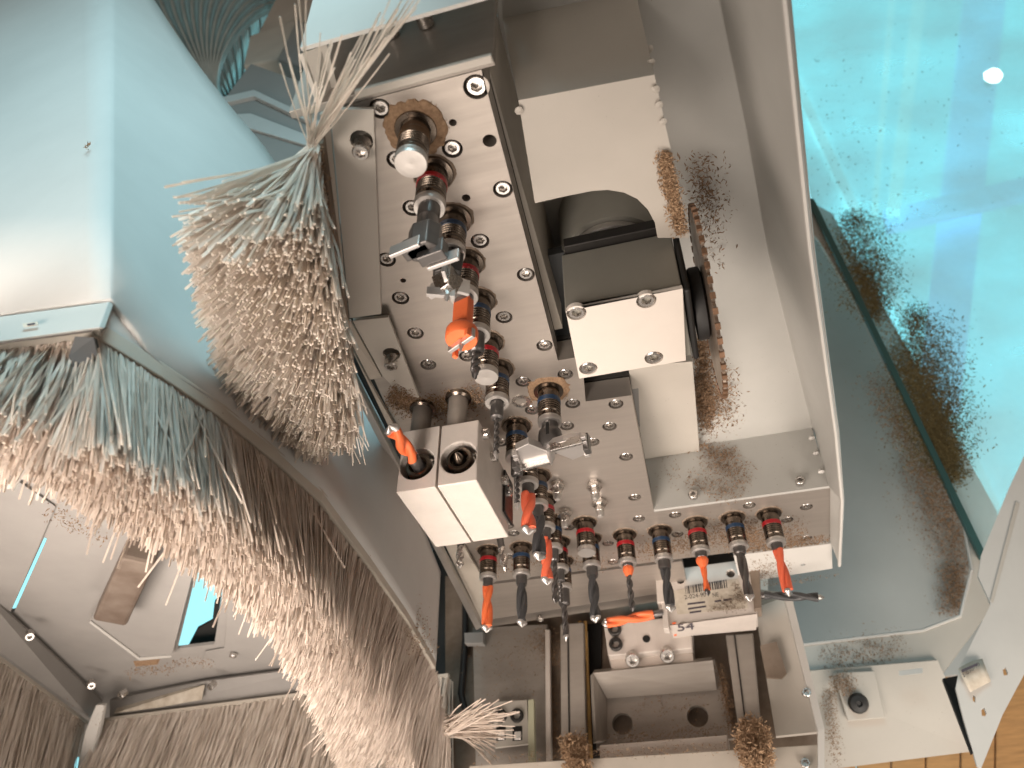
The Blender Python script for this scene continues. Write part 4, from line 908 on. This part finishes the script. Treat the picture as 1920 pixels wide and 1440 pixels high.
dust('sawdust', 'reddish sawdust smear on the pale wall above the lower drill row', [(1320,850,1400,900,14,1100,{'y':1.712}),(1290,900,1390,930,10,500,{'y':1.712}),(1330,845,1380,850,8,350,{'y':1.712}),(1240,870,1280,900,12,60,{'y':1.712})], 'sawdust', .0030, .003, 5)
dust('sawdust', 'ragged ring of sawdust around the topmost spindle', [(742,236,760,214,6,420,zz),(760,214,790,203,6,420,zz),(790,203,818,220,6,420,zz),(818,220,824,258,6,420,zz),(822,250,812,275,4,200,zz)], 'sawdust', .0024, .003, 6)
dust('sawdust', 'tan sawdust stain around the blue ringed spindle with the Forstner cutter', [(1000,738,1010,724,5,300,zz),(1010,722,1045,720,4,360,zz),(1045,722,1060,745,5,360,zz),(992,760,1002,740,3,140,zz)], 'sawdust_pale', .0024, .003, 7)
dust('sawdust', 'dark sawdust dirt behind the lower row of spindles', [(1330,1005,1500,1000,14,2600,zz),(1200,1035,1330,1012,9,1300,zz),(890,1060,1150,1050,8,900,zz),(1390,1032,1550,1014,6,1300,zz),(1390,980,1420,1030,9,500,zz)], 'sawdust', .0034, .003, 8)
dust('sawdust', 'dirt smeared on the plate above the twin drill block', [(730,748,800,768,9,1900,{'z':.998}),(790,770,900,745,12,2200,{'z':.998}),(735,730,770,750,7,500,{'z':.97})], 'sawdust', .0030, .003, 9)
dust('sawdust', 'brown sawdust on the flange below the right drill row', [(1390,1080,1480,1065,12,500,{'z':.994}),(1400,1100,1560,1080,3,200,{'z':.994})], 'sawdust', .0030, .003, 10)
dust('sawdust', 'tan sawdust lump clogging the foot of the left guide rail', [(1055,1400,1098,1395,9,1500,{'y':2.28}),(1060,1425,1100,1420,12,1800,{'y':2.24}),(1062,1445,1105,1440,10,900,{'y':2.20})], 'sawdust_pale', .0065, .05, 11)
dust('sawdust', 'tan sawdust lump clogging the foot of the right guide rail', [(1388,1368,1425,1366,9,1300,{'y':2.28}),(1385,1395,1440,1390,13,2400,{'y':2.22}),(1392,1425,1445,1420,11,1800,{'y':2.18})], 'sawdust_pale', .0065, .05, 12)
dust('sawdust', 'brown dust film on the slide panels and rails below the head', [(1000,1190,1060,1240,14,700,{'y':2.355}),(1035,1280,1040,1420,5,700,{'y':2.375}),(900,1200,1010,1300,30,300,{'y':2.355}),(1140,1385,1360,1370,8,500,{'y':2.30}),(1350,1250,1372,1370,5,900,{'y':2.34}),(1180,1330,1320,1320,22,260,{'y':2.35}),(930,1420,1400,1400,6,500,{'y':2.195})], 'sawdust', .0034, .003, 19)
dust('sawdust', 'grey brown smudge of dust across the barcode label', [(1350,1132,1396,1118,5,260,{'y':2.137}),(1376,1095,1392,1130,4,200,{'y':2.137}),(1330,1142,1395,1140,3,160,{'y':2.137})], 'grime', .0030, .002, 21)
dust('sawdust', 'dark sawdust band along the right edge of the angular opening', [(1640,720,1790,960,16,2600,{'y':2.797}),(1660,700,1720,860,20,1500,{'y':3.28}),(1720,860,1810,1060,26,4200,{'y':3.28}),(1790,1060,1790,1150,16,1500,{'y':3.28})], 'sawdust', .0060, .004, 13)
dust('sawdust', 'brown sawdust drift at the left end of the lower wall sheet', [(1545,1238,1690,1212,18,1100,{'y':2.796}),(1550,1265,1566,1425,7,900,{'y':2.80}),(1560,1275,1600,1290,14,700,{'y':2.76})], 'sawdust', .0038, .004, 14)
dust('sawdust', 'fine brown dust along the brush holder of the dust hood', [(600,890,700,1040,10,900,{'x':-.655}),(700,1040,800,1220,14,1200,{'x':-.66})], 'sawdust', .0030, .004, 15)
dust('sawdust', 'dark dust matted in the root of the bristle tuft', [(592,290,612,470,7,700,{'z':.94}),(612,470,640,640,7,600,{'z':.94})], 'sawdust', .0035, .01, 16)
dust('sawdust', 'tiny brown wood chip stuck alone on the pale hood sheet at upper left', [(160,278,170,270,2.5,14,{'y':.55})], 'sawdust', .0045, .004, 18)
dust('sawdust', 'scattered sawdust flecks inside the dust hood ceiling', [(240,1262,330,1252,6,240,{'z':.92}),(330,1240,400,1246,5,120,{'z':.92}),(90,960,200,1010,8,200,{'z':.93}),(30,1330,180,1400,30,300,{'z':.80})], 'sawdust', .0040, .004, 17)
